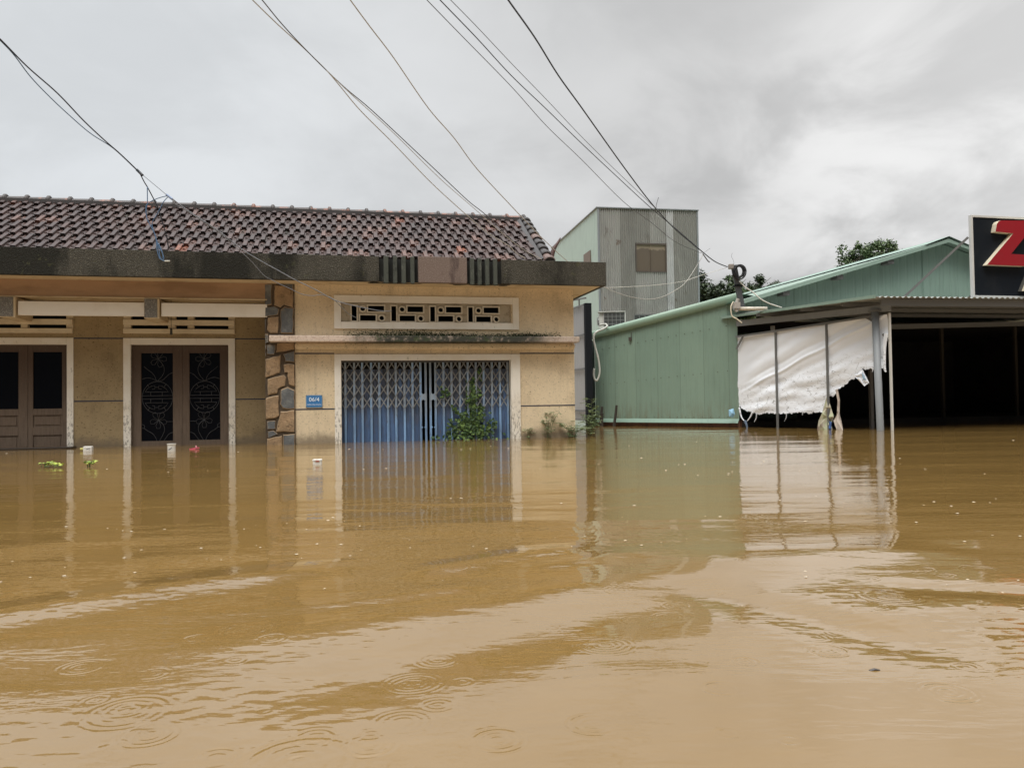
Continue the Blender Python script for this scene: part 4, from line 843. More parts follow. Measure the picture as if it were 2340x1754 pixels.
pvc = thing('drain_pipe', 'short white plastic drain pipe with a blue-grey collar poking out above the awning edge', 'pipe', (6.40, 22.15, 3.44))
MB().tube([(.12, 0, 0), (.95, -.02, -.01)], .052, 14).build('pipe', M('pvc_cream', (.66, .6, .5), .45), pvc, smooth=True)
MB().tube([(0, 0, 0), (.14, 0, 0)], .06, 14).build('collar', M('pvc_blue', (.33, .42, .5), .5), pvc, smooth=True)
MB().tube(spline([(-.02, -.06, .2), (-.1, -.08, .05), (-.08, -.08, -.2), (.05, -.1, -.3), (.2, -.1, -.42)], 4), .016, 6).build('wire', scream, pvc)

# overhead cables
W = {
'L1':[[-7.67,11.0,6.53],[-7.68,11.58,6.46],[-7.67,12.22,6.32],[-7.57,12.88,6.15],[-7.48,13.49,5.92],[-7.36,13.96,5.73],[-7.24,14.31,5.58],[-7.1,14.75,5.37]],
'L2':[[-7.67,11.0,6.53],[-7.69,11.59,6.45],[-7.69,11.93,6.37],[-7.71,12.37,6.22],[-7.67,12.83,6.07],[-7.59,13.27,5.92],[-7.48,13.71,5.77],[-7.33,14.08,5.67],[-7.25,14.32,5.58],[-7.1,14.75,5.36]],
'main':[[-7.1,14.75,5.37],[-7.03,14.79,5.2],[-6.98,14.82,5.1],[-6.89,14.88,4.89],[-6.82,14.92,4.72],[-6.77,14.98,4.47],[-6.72,15.04,4.22],[-6.7,15.1,3.96]],
'thin':[[-7.04,14.75,5.32],[-6.55,14.75,4.9]],
'cab1':[[-6.55,14.75,4.9],[-6.5,14.79,4.87],[-6.34,14.93,4.73],[-6.22,15.03,4.64],[-6.09,15.13,4.55],[-5.75,15.38,4.3],[-5.43,15.64,4.02],[-5.08,15.87,3.8],[-4.81,16.05,3.65],[-4.55,16.2,3.5],[-4.18,16.42,3.32],[-3.88,16.6,3.15],[-3.69,16.7,3.07],[-3.33,16.88,2.99],[-2.9,17.09,2.92],[-2.66,17.2,2.92]],
'cab2':[[-6.48,14.75,4.86],[-6.45,14.82,4.77],[-6.33,14.91,4.7],[-6.09,15.12,4.53],[-5.76,15.41,4.28],[-5.55,15.6,4.06],[-5.34,15.79,3.85],[-5.13,16.0,3.57],[-4.99,16.1,3.48],[-4.82,16.22,3.39],[-4.68,16.31,3.33],[-4.48,16.44,3.23],[-4.27,16.56,3.2],[-4.11,16.64,3.23],[-3.96,16.73,3.2],[-3.86,16.79,3.15],[-3.74,16.88,3.02],[-3.64,16.96,2.91],[-3.56,17.02,2.84],[-3.42,17.1,2.77]],
'blue1':[[-6.95,14.75,5.08],[-6.95,14.75,4.77],[-6.97,14.75,4.66],[-6.97,14.75,4.54],[-6.93,14.75,4.41],[-6.86,14.75,4.28],[-6.8,14.75,4.15],[-6.76,14.75,3.98],[-6.73,14.75,3.86],[-6.7,14.75,3.7],[-6.62,14.75,3.65]],
'blue2':[[-6.55,14.75,4.91],[-6.69,14.75,4.88],[-6.83,14.75,4.83],[-6.93,14.75,4.77],[-6.98,14.75,4.69],[-6.96,14.75,4.47],[-6.87,14.75,4.3],[-6.79,14.75,4.09],[-6.77,14.75,3.88],[-6.72,14.75,3.72],[-6.66,14.75,3.71],[-6.67,14.75,3.83],[-6.74,14.75,3.99]],
'blue3':[[-6.56,14.75,4.88],[-6.64,14.75,4.79],[-6.7,14.75,4.67],[-6.78,14.75,4.53],[-6.86,14.75,4.38],[-6.82,14.75,4.2],[-6.74,14.75,3.96],[-6.66,14.75,3.79],[-6.64,14.75,3.69],[-6.71,14.75,3.69],[-6.76,14.75,3.83],[-6.77,14.75,3.99]],
'M1':[[-3.65,10.0,6.51],[-3.51,10.56,6.46],[-3.33,11.12,6.39],[-3.13,11.61,6.31],[-2.88,12.17,6.17],[-2.73,12.51,6.04],[-2.5,13.01,5.83],[-2.06,13.73,5.51],[-1.53,14.52,5.08],[-1.09,15.07,4.76],[-0.58,15.65,4.41],[-0.33,15.9,4.27],[-0.03,16.16,4.14],[0.14,16.34,4.01],[0.33,16.5,3.93]],
'M2':[[-3.51,10.0,6.53],[-3.38,10.56,6.46],[-3.27,11.02,6.38],[-3.1,11.51,6.27],[-2.86,12.08,6.13],[-2.63,12.52,6.0],[-2.34,13.0,5.86],[-1.85,13.75,5.55],[-1.31,14.5,5.18],[-0.82,15.11,4.83],[-0.56,15.39,4.68],[-0.32,15.65,4.52],[-0.03,15.98,4.29],[0.2,16.22,4.11],[0.5,16.5,3.93]],
'M3':[[-2.84,12.0,6.09],[-2.56,12.57,5.93],[-2.02,13.47,5.61],[-1.31,14.51,5.1],[-0.65,15.3,4.67],[-0.14,15.86,4.32],[0.32,16.3,4.06],[0.68,16.6,3.92]],
'M4':[[-2.38,10.5,6.75],[-2.27,11.11,6.73],[-2.11,11.79,6.67],[-1.87,12.58,6.54],[-1.44,13.83,6.18],[-1.04,14.64,5.91],[-0.64,15.44,5.55],[0.06,16.5,5.04],[0.35,16.9,4.83],[0.64,17.27,4.61],[0.96,17.66,4.39],[1.25,17.99,4.2],[1.57,18.32,4.01],[1.98,18.73,3.78],[2.33,19.03,3.65],[2.82,19.42,3.52],[3.41,19.86,3.46],[3.9,20.19,3.53],[4.36,20.52,3.75],[4.75,20.83,4.04],[5.24,21.33,4.67],[5.39,21.5,4.91]],
'M4b':[[2.17,17.5,3.42],[2.81,18.36,3.56],[3.54,19.27,3.72],[4.54,20.42,3.98],[5.07,21.0,4.19],[5.92,21.9,4.52],[6.22,22.2,4.64]],
'M5':[[-1.39,10.5,6.72],[-1.18,11.35,6.84],[-0.73,12.72,6.93],[0.08,14.57,6.84],[0.8,15.95,6.58],[1.64,17.24,6.27],[2.78,18.79,5.72],[3.62,19.71,5.41],[4.37,20.49,5.08],[5.14,21.17,4.92],[5.31,21.3,4.91]],
'M6':[[-1.21,10.5,6.73],[-0.99,11.39,6.86],[-0.5,12.86,6.97],[0.08,14.26,6.92],[0.78,15.57,6.79],[1.61,16.91,6.53],[2.54,18.21,6.18],[3.58,19.49,5.73],[4.34,20.32,5.41],[5.29,21.3,4.97]],
'M7':[[-1.06,10.5,6.7],[-0.83,11.29,6.81],[-0.48,12.27,6.88],[0.08,13.58,6.85],[0.75,14.87,6.71],[1.54,16.18,6.43],[2.44,17.43,6.06],[3.43,18.66,5.62],[3.72,19.0,5.47]],
'M8':[[-0.19,10.5,6.72],[0.02,11.36,6.84],[0.47,12.84,6.96],[0.94,14.2,6.9],[1.48,15.43,6.76],[2.09,16.67,6.51],[2.77,17.89,6.16],[3.51,19.07,5.75],[4.3,20.14,5.35],[5.3,21.27,4.94],[5.81,21.8,4.74],[6.26,22.2,4.66]],
'tail':[[5.33,21.3,4.88],[5.4,21.3,4.78],[5.47,21.3,4.68],[5.52,21.3,4.64]],
'up1':[[5.33,21.3,4.88],[5.54,21.3,5.03]],
'up2':[[6.45,22.2,4.69],[6.44,22.2,4.83],[6.38,22.2,4.97],[6.42,22.2,5.06]],
}
cab_k = M('cable_dark', (.02, .021, .028), .5); cab_b = M('cable_blue', (.08, .15, .26), .5); cab_m = M('cable_mid', (.2, .21, .23), .5); cab_l = M('cable_light', (.42, .4, .36), .6); cab_w = M('cable_white', (.6, .58, .52), .6); cab_g = M('cable_grey', (.09, .09, .095), .55)
def extend(P, d=9.0):
    a, c = Vector(P[0]), Vector(P[1]); v = (a - c).normalized(); out = [a + v * d + Vector((0, 0, .012 * d * d * .35)), a + v * d * .45 + Vector((0, 0, .0022 * d * d * .35))]
    return [tuple(p) for p in out] + P
CG = 'overhead cables crossing the grey sky'
for key, r_, m_, ext, lab in (
    ('L1', .011, cab_k, 1, 'straighter of two dark cables entering high on the left towards the tiled roof'),
    ('L2', .008, cab_b, 1, 'slacker lower cable of the pair entering high on the left above the roof'),
    ('M1', .008, cab_l, 1, 'lowest cable of the bundle ending pale on the eave near the right roof end'),
    ('M2', .008, cab_g, 1, 'second cable of the roof bundle landing by the dark verge tiles'),
    ('M4', .009, cab_l, 1, 'cable passing the horn of the roof and sagging white across the corrugated tower'),
    ('M5', .0065, cab_g, 1, 'leftmost of the three thin cables crossing the corrugated tower to the pole'),
    ('M6', .0085, cab_k, 1, 'middle of the three cables crossing the corrugated tower to the pole'),
    ('M7', .0055, cab_g, 1, 'thinnest cable joining the thick cable over the corrugated tower'),
    ('M8', .014, cab_k, 1, 'thick black main cable running down to the leaning pole'),
    ('M3', .006, cab_l, 0, 'thin branch cable splitting off the bundle in mid air towards the verge'),
    ('main', .011, cab_k, 0, 'dark cable bending down over the roof tiles to the eave on the left'),
    ('cab1', .0095, cab_m, 0, 'taut grey cable slanting down over the tiles into the vent window'),
    ('cab2', .007, cab_m, 0, 'wavy loose cable under the taut one drooping into the vent window'),
    ('blue1', .009, cab_b, 0, 'blue cable hanging in a bundle before the eave on the left'),
    ('M4b', .006, cab_w, 0, 'thin pale line slung from the eave corner to the leaning pole')):
    P = [tuple(p) for p in W[key]]
    if ext: P = extend(P)
    o = MB().tube(spline(P, 6), r_, 6).build('overhead_cable', m_, None, smooth=True)
    tag(o, lab, 'cable', CG)
    if key in ('L1',): MB().tube([Vector(W['L1'][-1]) + Vector((-.05, 0, .05)), Vector(W['L1'][-1]) + Vector((.06, 0, -.06))], .028, 6).build('cable_tie', cab_k, o)
    if key == 'cab1':
        MB().tube(spline([tuple(p) for p in W['thin']], 2), .005, 5).build('stay_wire', cab_k, o)
        a = Vector(W['cab1'][0]); MB().tube([a + Vector((-.03, -.01, .03)), a + Vector((.08, .0, -.06))], .024, 6).build('clip', M('clip_blue', (.25, .33, .5), .5), o)
    if key == 'blue1':
        for kx in ('blue2', 'blue3'): MB().tube(spline([tuple(p) for p in W[kx]], 5), .008, 5).build('loop', cab_b, o, smooth=True)
        a = Vector(W['blue1'][-1]); MB().tube([a, a + Vector((.1, -.01, .0))], .012, 6).build('bare_end', cab_w, o)
    if key == 'M8':
        for kx in ('up1', 'up2'): MB().tube(spline([tuple(p) for p in W[kx]], 3), .004, 4).build('loose_wire', cab_g, o)
        MB().tube(spline([tuple(p) for p in W['tail']], 3), .016, 5).build('loose_end', cab_g, o)
o = MB().tube(spline([(6.59, 22.2, 4.24), (6.75, 22.1, 4.04), (6.93, 22.0, 3.88), (7.1, 21.9, 3.68), (7.32, 21.8, 3.53), (7.63, 21.7, 3.40)], 5), .016, 6).build('service_cable', cab_w, None, smooth=True)
tag(o, 'cream service cable sagging from the leaning pole to the awning edge', 'cable')

# ------------------------------------------------------------------ trees behind the roofs
bark = M('bark', (.09, .07, .05), .9)
def leaf_mat(name, a, c):
    m = M(name, a, .55); m.mix(m.ramp(m.attr('rnd'), .2, .9), c); m.b.inputs['Transmission Weight'].default_value = 0.0; return m
lf_dark = leaf_mat('leaf_dark', (.02, .038, .014), (.055, .085, .03)); lf_mid = leaf_mat('leaf_mid', (.05, .09, .03), (.13, .19, .07))
def tree(loc, h, blobs, label, lm, n, size, seed):
    r_ = random.Random(seed); t = thing('tree', label, 'tree', (loc[0], loc[1], -.9), 0, 'trees beyond the metal roofs')
    tk = MB(); top = h * .55; tk.tube(spline([(0, 0, 0), (.1, .05, top * .4), (-.08, 0, top * .8), (0, .1, top)], 4), .26, 9, 0, .13)
    for bx, by, bz, br in blobs:
        tk.tube(spline([(-.02, .02, top * .75), (bx * .4, by * .4, top * .75 + (bz - top * .75) * .5), (bx, by, bz)], 4), .1, 6, 0, .03)
        for q in range(5):
            a = r_.uniform(0, 6.28); tk.tube([(bx, by, bz), (bx + br * .8 * math.cos(a), by + br * .8 * math.sin(a), bz + br * r_.uniform(-.2, .8))], .03, 5, 0, .01)
    tk.build('trunk', bark, t, smooth=True)
    c = MB(); tot = sum(b_[3] ** 2 for b_ in blobs)
    for bx, by, bz, br in blobs:
        subs = []
        for q in range(int(16 + 10 * br)):
            d = Vector((r_.gauss(0, 1), r_.gauss(0, 1), r_.gauss(0, .85))).normalized() * br * r_.uniform(.45, 1.0); subs.append((Vector((bx, by, bz)) + d, br * r_.uniform(.2, .38)))
        k = int(n * br * br / tot)
        for q in range(k):
            cc, sr = r_.choice(subs); d = Vector((r_.gauss(0, 1), r_.gauss(0, 1), r_.gauss(0, 1))).normalized()
            p = cc + d * sr * r_.uniform(.3, 1.0); nn = (d + Vector((0, 0, .9)) + Vector((r_.gauss(0, .5), r_.gauss(0, .5), r_.gauss(0, .5)))).normalized()
            dr = Vector((r_.gauss(0, 1), r_.gauss(0, 1), r_.gauss(-.3, .6)))
            c.leaf(p, dr, nn, size * r_.uniform(.7, 1.25), size * .6, 0, r_.random())
    c.build('crown', lm, t, attr='rnd')
    return t
tree((11.4, 47.5), 9.5, [(0, 0, 8.3, 1.25), (-1.2, 0, 7.2, 1.2), (1.2, .2, 7.7, 1.3), (0, .5, 6.6, 1.6), (2.0, 0, 7.2, 1.2)], 'dark bushy tree beside the corrugated tower, left of the leaning pole', lf_dark, 16000, .19, 1)
tree((14.0, 48.5), 9.5, [(0, 0, 8.5, 1.0), (-1.0, 0, 7.9, 1.1), (1.0, .2, 7.9, 1.0), (0, 0, 7, 1.6)], 'dark bushy tree rising behind the green gable just right of the leaning pole', lf_mid, 15000, .19, 2)
tree((16.7, 49.5), 9.3, [(-.6, 0, 9.0, .85), (.6, 0, 8.4, 1.0), (0, 0, 7.3, 1.5), (1.4, 0, 8.0, .8)], 'smaller tree peeping over the lower left slope of the green gable roof', lf_dark, 13000, .18, 3)
tree((18.5, 40), 10.0, [(-.55, 0, 8.85, .95), (.85, 0, 9.35, .85), (.3, 0, 8.2, 1.3), (1.2, .3, 8.75, .6)], 'bright green tree above the middle of the green gable roof slope', lf_mid, 11000, .14, 4)
# ------------------------------------------------------------------ weeds at the house, vine on the gate, floating plants
def weed(loc, stems, h, label, lm, name='weed', cat='weed', leafn=9, ln=.07, spread=.35, seed=0, group=None, pinn=True):
    r_ = random.Random(seed); t = thing(name, label, cat, loc, 0, group); st, lf = MB(), MB()
    for s_ in range(stems):
        a = r_.uniform(0, 6.28); hh = h * r_.uniform(.55, 1.0) if s_ else h; dx, dy = math.cos(a) * spread * r_.uniform(.2, 1), math.sin(a) * spread * .6 * r_.uniform(.2, 1)
        P = spline([(dx * .15, dy * .15, -.3), (dx * .3, dy * .3, hh * .4), (dx * .7, dy * .7, hh * .8), (dx, dy, hh)], 5); st.tube(P, .007, 4, 0, .003)
        for q in range(leafn):
            p = P[int(4 + (len(P) - 5) * q / max(1, leafn - 1))]; aa = r_.uniform(0, 6.28)
            d = Vector((math.cos(aa), math.sin(aa), r_.uniform(-.25, .5))).normalized(); L_ = ln * r_.uniform(1.6, 2.8)
            if pinn:
                st.tube([p, p + d * L_], .003, 3)
                for k in range(5):
                    for sd_ in (-1, 1):
                        side = d.cross(Vector((0, 0, 1))).normalized() * sd_
                        lf.leaf(p + d * L_ * (k + 1) / 5.0, side + d * .5 + Vector((0, 0, r_.uniform(-.3, .3))), Vector((r_.gauss(0, .4), r_.gauss(0, .4), 1)), ln * r_.uniform(.7, 1.1), ln * .42, 0, r_.random())
            else: lf.leaf(p, d, Vector((r_.gauss(0, .5), r_.gauss(0, .5) - .4, 1)), ln * r_.uniform(.8, 1.5), ln * r_.uniform(.7, .95), 0, r_.random())
    st.build('stem', M('stem', (.1, .13, .05), .7), t); lf.build('leaves', lm, t, attr='rnd'); return t
lf_weed = leaf_mat('leaf_weed', (.1, .15, .06), (.24, .31, .13)); lf_lime = leaf_mat('leaf_lime', (.16, .24, .02), (.4, .48, .06)); lf_vine = leaf_mat('leaf_vine', (.028, .065, .014), (.13, .21, .045))
WG = 'weeds at the right corner of the cream house'
weed((.36, 18.2, 0), 3, .22, 'smallest weed sprouting from the water near the white garage frame', lf_weed, seed=1, group=WG, leafn=5, ln=.05, spread=.2)
weed((.84, 18.3, 0), 5, .62, 'tall thin weed in front of the speckled wall right of the garage', lf_weed, seed=2, group=WG, leafn=8, ln=.045, spread=.3)
weed((1.38, 18.35, 0), 9, .38, 'spreading leafy weed at the right-hand foot of the cream wall', lf_weed, seed=3, group=WG, leafn=6, ln=.055, spread=.6)
weed((1.86, 18.9, 0), 8, .62, 'leafy weed past the house corner under the silver gate', lf_weed, seed=4, group=WG, leafn=8, ln=.065, spread=.35)
weed((2.22, 21.6, 0), 5, .95, 'tallest bright weed before the black gate post', leaf_mat('leaf_weed_bright', (.09, .15, .035), (.24, .32, .08)), seed=5, group=WG, leafn=7, ln=.07, spread=.36)
# ivy-like vine between the folding gate bars
vn = thing('climbing_vine', 'dark green leafy vine climbing through the right half of the blue folding gate', 'vine', hw(3.05, 0.165, 0), TH)
st, lf = MB(), MB(); r_ = random.Random(12)
for s_ in range(24):
    x0 = min(.55, max(-.5, r_.gauss(0.1, .26))); x1 = x0 * .75 + r_.gauss(.02, .16); h = r_.choice((.5, .8, .9, 1.2, 1.6, .35, .4)) * r_.uniform(.75, 1.05)
    if abs(x0 - .1) > .45: h *= .55
    yo = r_.choice((-.06, -.045, .012, .02)); P = spline([(x0, yo, -.3), (x0 + r_.gauss(0, .06), yo, h * .35), (x1 + r_.gauss(0, .06), yo, h * .75), (x1, yo, h)], 6); st.tube(P, .006, 4, 0, .003)
    for q in range(int(14 * h) + 6):
        p = P[r_.randrange(5, len(P))] + Vector((r_.gauss(0, .06), r_.gauss(0, .012), r_.gauss(0, .03))); a = r_.uniform(0, 6.28); sc = r_.uniform(.06, .11)
        for da in (-.9, 0, .9):
            lf.leaf(p, (math.cos(a + da), -.25, math.sin(a + da) * .8 - .15), (r_.gauss(0, .35), -1, .6 + r_.gauss(0, .3)), sc * (1 if da == 0 else .8), sc * .6, 0, r_.random() ** 1.6)
for q in range(90):   # low skirt of leaves at the waterline
    p = Vector((r_.gauss(-.05, .34), r_.choice((-.07, -.05, .015)), abs(r_.gauss(0, .13)))); a = r_.uniform(0, 6.28)
    lf.leaf(p, (math.cos(a), -.3, math.sin(a) * .7), (r_.gauss(0, .35), -1, .8), r_.uniform(.07, .12), .07, 0, r_.random() ** 1.6)
st.build('stem', M('vine_stem', (.07, .08, .03), .8), vn); lf.build('leaves', lf_vine, vn, attr='rnd')
FP = 'floating leafy sprigs in front of the left door'
weed((-6.92, 11.4, 0), 8, .07, 'larger lime-green floating sprig before the left door', lf_lime, 'floating_plant', 'plant', 5, .06, .26, 21, FP, False)
weed((-6.6, 11.25, 0), 4, .05, 'low scattered floating sprig in the white frame reflection', lf_lime, 'floating_plant', 'plant', 4, .045, .3, 22, FP, False)
weed((-6.2, 11.3, 0), 5, .09, 'lime-green floating sprig below the white jug', lf_lime, 'floating_plant', 'plant', 5, .055, .13, 23, FP, False)
# rubbish afloat
plw = M('plastic_white', (.72, .7, .64), .4); ycap = M('yellow_cap', (.5, .45, .12), .5); ink = M('label_ink', (.08, .09, .12), .6)
jug = thing('plastic_jug', 'white square plastic jug with a yellow cap floating by the left door', 'jug', (-8.57, 15.6, 0), R(12)); jug.scale = (.72, .72, .8)
MB().box(-.1, .13, -.08, .08, -.06, .115).build('body', plw, jug, bevel=.02); MB().tube([(-.1, 0, .045), (-.19, 0, .045)], .034, 10).build('cap', ycap, jug)
MB().add([(-.03, -.0815, .04), (.07, -.0815, .07), (.09, -.0815, .065), (.0, -.0815, .03), (.09, -.0815, .045), (.04, -.0815, .02), (.09, -.0815, .03)], [(0, 1, 2, 3), (4, 6, 5)]).build('label_mark', ink, jug)
cup = thing('plastic_tub', 'white plastic tub floating upright before the right-hand door', 'tub', (-6.66, 15.1, 0), R(5))
MB().tube([(0, 0, -.06), (0, 0, .1), (0, 0, .105), (0, 0, .13)], .072, 14, 0, .078).build('body', plw, cup); MB().tube([(0, 0, .1305), (0, 0, .142)], .085, 14).build('lid', plw, cup)
MB().add([(-.04, -.08, .03), (.03, -.08, .07), (.04, -.08, .065), (-.02, -.08, .02)], [(0, 1, 2, 3)]).build('label_mark', ink, cup)
bx = thing('foam_box', 'small white foam box drifting in front of the house number wall', 'box', (-2.81, 11.12, 0), R(8))
MB().box(-.06, .06, -.05, .05, -.03, .05).build('body', plw, bx, bevel=.008); MB().box(-.065, .065, -.055, .055, .0505, .075).build('lid', plw, bx, bevel=.006)
MB().box(-.02, .03, -.058, -.0555, .04, .06).build('label_mark', M('label_red', (.4, .12, .08), .6), bx)
sh = thing('pink_sandal', 'bright pink plastic sandal floating before the right-hand door', 'sandal', (-6.42, 15.6, 0), R(15)); sh.scale = (.48, .6, .55); pk = M('pink_plastic', (.62, .1, .16), .4)
b = MB(); n = 16; vs = [(.2 * math.cos(2 * math.pi * i / n), .075 * math.sin(2 * math.pi * i / n) * (1.2 if math.cos(2 * math.pi * i / n) > 0 else .85), z + .02 * math.cos(2 * math.pi * i / n)) for z in (.0, .045) for i in range(n)]
b.add(vs, [tuple(range(n))[::-1], tuple(range(n, 2 * n))] + [(i, (i + 1) % n, n + (i + 1) % n, n + i) for i in range(n)]); b.build('sole', pk, sh)
MB().tube(spline([(.08, -.09, .045), (.07, -.06, .1), (.06, 0, .12), (.07, .06, .1), (.08, .09, .045)], 5), .018, 6).build('strap', M('strap_pink', (.72, .3, .36), .45), sh, smooth=True)
lump = MB(); n = 9
lump.tube([(-.035, 0, -.01), (-.02, 0, .004), (.0, .003, .012), (.02, 0, .006), (.035, 0, -.01)], .012, 8, 0, .006)
o = lump.build('floating_debris', M('debris_dark', (.06, .05, .045), .5), None, smooth=True); o.location = (1.119, 2.431, -.003); o.scale = (.55, .55, .4); tag(o, 'single dark scrap of debris on the foreground water at lower right', 'debris')

# ------------------------------------------------------------------ ground and flood water
gb = MB().add([(-400, -400, -.95), (400, -400, -.95), (400, 600, -.95), (-400, 600, -.95)], [(0, 1, 2, 3)]).build('ground', M('mud', (.12, .08, .045), .9)); tag(gb, kind='structure')
def axis_pts(lo, hi, step, far, g):
    c = list(np.arange(lo, hi, step)); a = [lo]; s_ = step
    while a[-1] > -far: s_ *= g; a.append(a[-1] - s_)
    e = [c[-1]]; s_ = step
    while e[-1] < far: s_ *= g; e.append(e[-1] + s_)
    return np.array(a[:0:-1] + c + e[1:])
xs = axis_pts(-1.9, 2.3, .0052, 420, 1.026)
ys = [1.35]
while ys[-1] < 420:
    y = ys[-1]; ys.append(y + (.0023 * y if y < 4.6 else .005 * y if y < 9 else .009 * y if y < 30 else .05 * y))
yl = [1.35]; s_ = .0057
while yl[-1] > -400: s_ *= 1.06; yl.append(yl[-1] - s_)
ys = np.array(yl[:0:-1] + ys)
X, Y = np.meshgrid(xs, ys); Hh = np.zeros_like(X)
D = np.hypot(X, Y)
# the slow wake that folds the reflections into long diagonal tongues
def wavy(th, lam, amp, ph0, bend=0.0):
    a = math.radians(th); p = X * math.cos(a) + Y * math.sin(a); q = -X * math.sin(a) + Y * math.cos(a)
    return amp * np.cos(2 * math.pi * (p + bend * q * q + 0.06 * np.sin(q * 2.3 + 1.0)) / lam + ph0)
env = smoothstep(1.2, 2.0, Y) * (1 - smoothstep(4.2, 6.5, Y)) * (1 - smoothstep(5, 8, np.abs(X)))
wake = wavy(124, 1.15, .0022, 0.0, .04) + wavy(112, .74, .0010, 2.0, .02) + wavy(80, .5, .0005, .6, .0)
Hh += env * wake
def ridge(x0, y0, x1, y1, wd, A, sk=0.0):
    """a single low wave crest between two plan points"""
    cx0, cy0 = (x0 + x1) / 2, (y0 + y1) / 2; L0 = math.hypot(x1 - x0, y1 - y0) / 2; a = math.atan2(y1 - y0, x1 - x0)
    u = (X - cx0) * math.cos(a) + (Y - cy0) * math.sin(a); v = -(X - cx0) * math.sin(a) + (Y - cy0) * math.cos(a) + sk * u * u
    e = smoothstep(1.35, .55, np.abs(u) / L0)
    return A * e * np.exp(-(v / wd) ** 2)
RIDGES = [(-2.5, 2.95, -1.0, 4.15, .21, .0205, .05), (-.5, 3.92, .35, 4.55, .15, .0135, 0), (-1.15, 2.72, .8, 3.78, .22, .0125, -.02),
    (-.75, 2.28, .8, 3.36, .22, -.0135, .03), (.85, 4.0, 2.3, 4.35, .3, .015, 0), (.75, 3.6, 1.45, 2.55, .17, -.012, 0), (1.25, 3.0, 2.1, 3.15, .17, .012, 0), (-2.0, 4.9, .5, 5.6, .3, .007, 0),
    (.1, 4.0, .7, 4.35, .11, .0075, 0), (-.9, 3.25, -.2, 3.6, .1, .006, 0), (1.6, 3.5, 2.3, 3.3, .12, -.008, 0)]
for r_ in RIDGES: Hh += ridge(*r_)
far_env = smoothstep(2.5, 5, Y) * (1 - smoothstep(26, 40, Y)) * (1 - smoothstep(18, 30, np.abs(X)))
Hh += far_env * (wavy(96, 1.9, .0020, .4) + wavy(84, 1.15, .0011, 1.4) + wavy(101, .62, .0006, 2.4) + wavy(88, .37, .00026, .4, .03) + wavy(107, .26, .00014, 1.2, .02))
# short wind/rain ripples that fray the edges of the reflections
near = smoothstep(1.2, 1.6, Y) * (1 - smoothstep(7, 11, Y)) * (1 - smoothstep(5, 8, np.abs(X)))
patch = sum(np.sin(X * kx + Y * ky + p0) for kx, ky, p0 in ((2.1, 1.3, .2), (-1.2, 2.9, 1.1), (3.3, -1.7, 2.0), (.6, 3.6, 3.0))) / 4
patch = smoothstep(-.15, .55, patch)
for i in range(16):
    th = rng.normal(100, 34); lam = rng.uniform(.045, .12); Hh += near * patch * wavy(th, lam, .00011 * lam / .08 * 0.75, rng.uniform(0, 6.28), rng.uniform(-.1, .1))
# rain rings
RINGS = [(-1.162,2.491,0.059),(-1.092,2.181,0.13),(-0.317,2.394,0.102),(-0.306,2.091,0.089),(-0.224,2.208,0.056),(-0.05,1.975,0.078),(-0.516,1.863,0.158),(-0.313,3.993,0.09),(-1.052,4.315,0.054),(0.314,2.726,0.102),(0.618,3.077,0.091),(0.478,3.053,0.078),(0.673,3.254,0.07),(1.245,3.97,0.101),(2.27,3.797,0.097),(1.593,3.295,0.149),(1.071,2.786,0.066),(1.053,2.63,0.077),(1.744,5.557,0.11),(0.729,4.381,0.05),(0.985,4.534,0.103),(1.354,4.546,0.064),(0.339,3.583,0.041),(-1.026,2.954,0.1),(-0.263,2.617,0.074)]
rr = random.Random(9)
for i in range(110):
    y = 1.7 * math.exp(rr.uniform(0, 1.6)); RINGS.append((rr.uniform(-.62, .62) * y, y, rr.uniform(.02, .085)))
for cx0, cy0, rad in RINGS:
    ix = np.where(np.abs(xs - cx0) < rad * 1.6)[0]; iy = np.where(np.abs(ys - cy0) < rad * 1.6)[0]
    if len(ix) < 4 or len(iy) < 4: continue
    sl = np.s_[iy[0]:iy[-1] + 1, ix[0]:ix[-1] + 1]; r = np.hypot(X[sl] - cx0, Y[sl] - cy0)
    lam = max(.022, min(.05, rad * .22)); e = np.exp(-((r - rad * .8) / (rad * .22)) ** 2) + .55 * np.exp(-((r - rad * .3) / (rad * .2)) ** 2)
    jit = np.clip(.8 + rr.uniform(.2, .8) * np.sin(np.arctan2(Y[sl] - cy0, X[sl] - cx0) * rr.choice((1, 1, 2)) + rr.uniform(0, 6)), 0, 1.4); Hh[sl] += rr.uniform(.5, 1.15) * jit * .00095 * lam / .03 * e * np.cos(2 * math.pi * (r - rad) / lam) * min(1, .06 / rad + .45)
V = np.stack([X, Y, Hh], -1).reshape(-1, 3); ny, nx = X.shape
me = bpy.data.meshes.new('flood_water'); me.vertices.add(len(V)); me.vertices.foreach_set('co', V.astype(np.float32).ravel())
i = np.arange((ny - 1) * (nx - 1)); r0 = i // (nx - 1) * nx + i % (nx - 1)
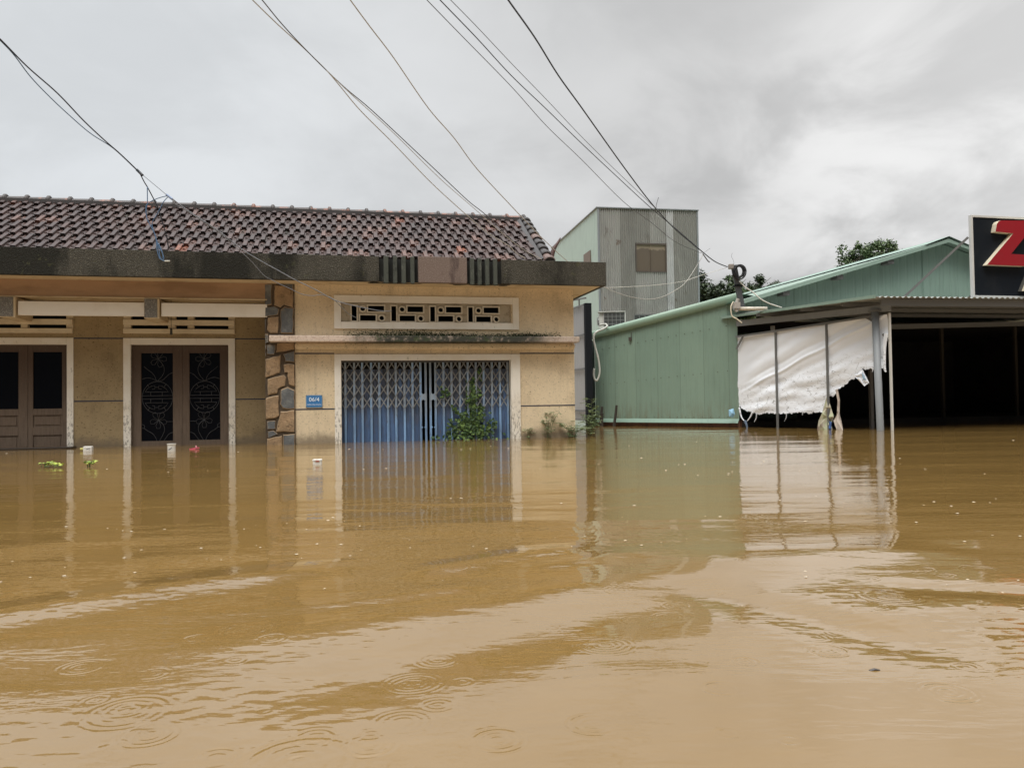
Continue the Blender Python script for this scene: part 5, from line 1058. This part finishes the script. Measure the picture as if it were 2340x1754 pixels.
F = np.stack([r0, r0 + 1, r0 + nx + 1, r0 + nx], -1)
me.loops.add(F.size); me.loops.foreach_set('vertex_index', F.astype(np.int32).ravel()); me.polygons.add(len(F))
me.polygons.foreach_set('loop_start', (np.arange(len(F)) * 4).astype(np.int32)); me.polygons.foreach_set('loop_total', np.full(len(F), 4, np.int32))
me.update(calc_edges=True); me.polygons.foreach_set('use_smooth', [True] * len(F))
wm = M('muddy_water', (.218, .132, .042), 0.02); wm.b.inputs['IOR'].default_value = 2.1
wm.mix(wm.ramp(wm.noise(.35, 5, .6, (1, 1.6, 1), .6), .42, .66, 0, .6), (.188, .113, .035))
wm.mix(wm.ramp(wm.noise(1.6, 5, .65, (1, 2.2, 1), .8), .5, .72, 0, .35), (.242, .15, .052))
far_n = wm.noise(3.0, 4, .55, (.55, 1.6, 1), .3); fine_n = wm.noise(16, 3, .5, (.8, 1.4, 1), .2)
hsum = wm.math('ADD', wm.math('MULTIPLY', far_n, .012), wm.math('MULTIPLY', fine_n, .0016))
wm.bump(hsum, .36, 1.0)
me.materials.append(wm.m); wo = bpy.data.objects.new('flood_water', me); COL.objects.link(wo); tag(wo, kind='structure')
# specks of foam and bubbles drifting on the water
b = MB(); rr = random.Random(31)
lanes = [(rr.uniform(-.65, .65), 3.2 * math.exp(rr.uniform(0, 1.6)), rr.uniform(-.5, .5)) for k in range(16)]
for i in range(190):
    la = rr.choice(lanes); t_ = rr.gauss(0, .16); y = max(2.6, la[1] * (1 + t_ * la[2] * .5 + rr.gauss(0, .03))); x = (la[0] + t_) * la[1] if i % 4 else rr.uniform(-.66, .66) * y; s_ = rr.uniform(.0008, .0032) * y ** .75
    n = 6; b.add([(x + s_ * math.cos(t) * rr.uniform(.8, 1.5), y + s_ * math.sin(t), .004) for t in [k * 2 * math.pi / n for k in range(n)]] + [(x, y, .004 + s_ * .25)], [(k, (k + 1) % n, n) for k in range(n)])
o = b.build('foam_specks', M('foam', (.6, .5, .36), .4)); tag(o, kind='stuff')
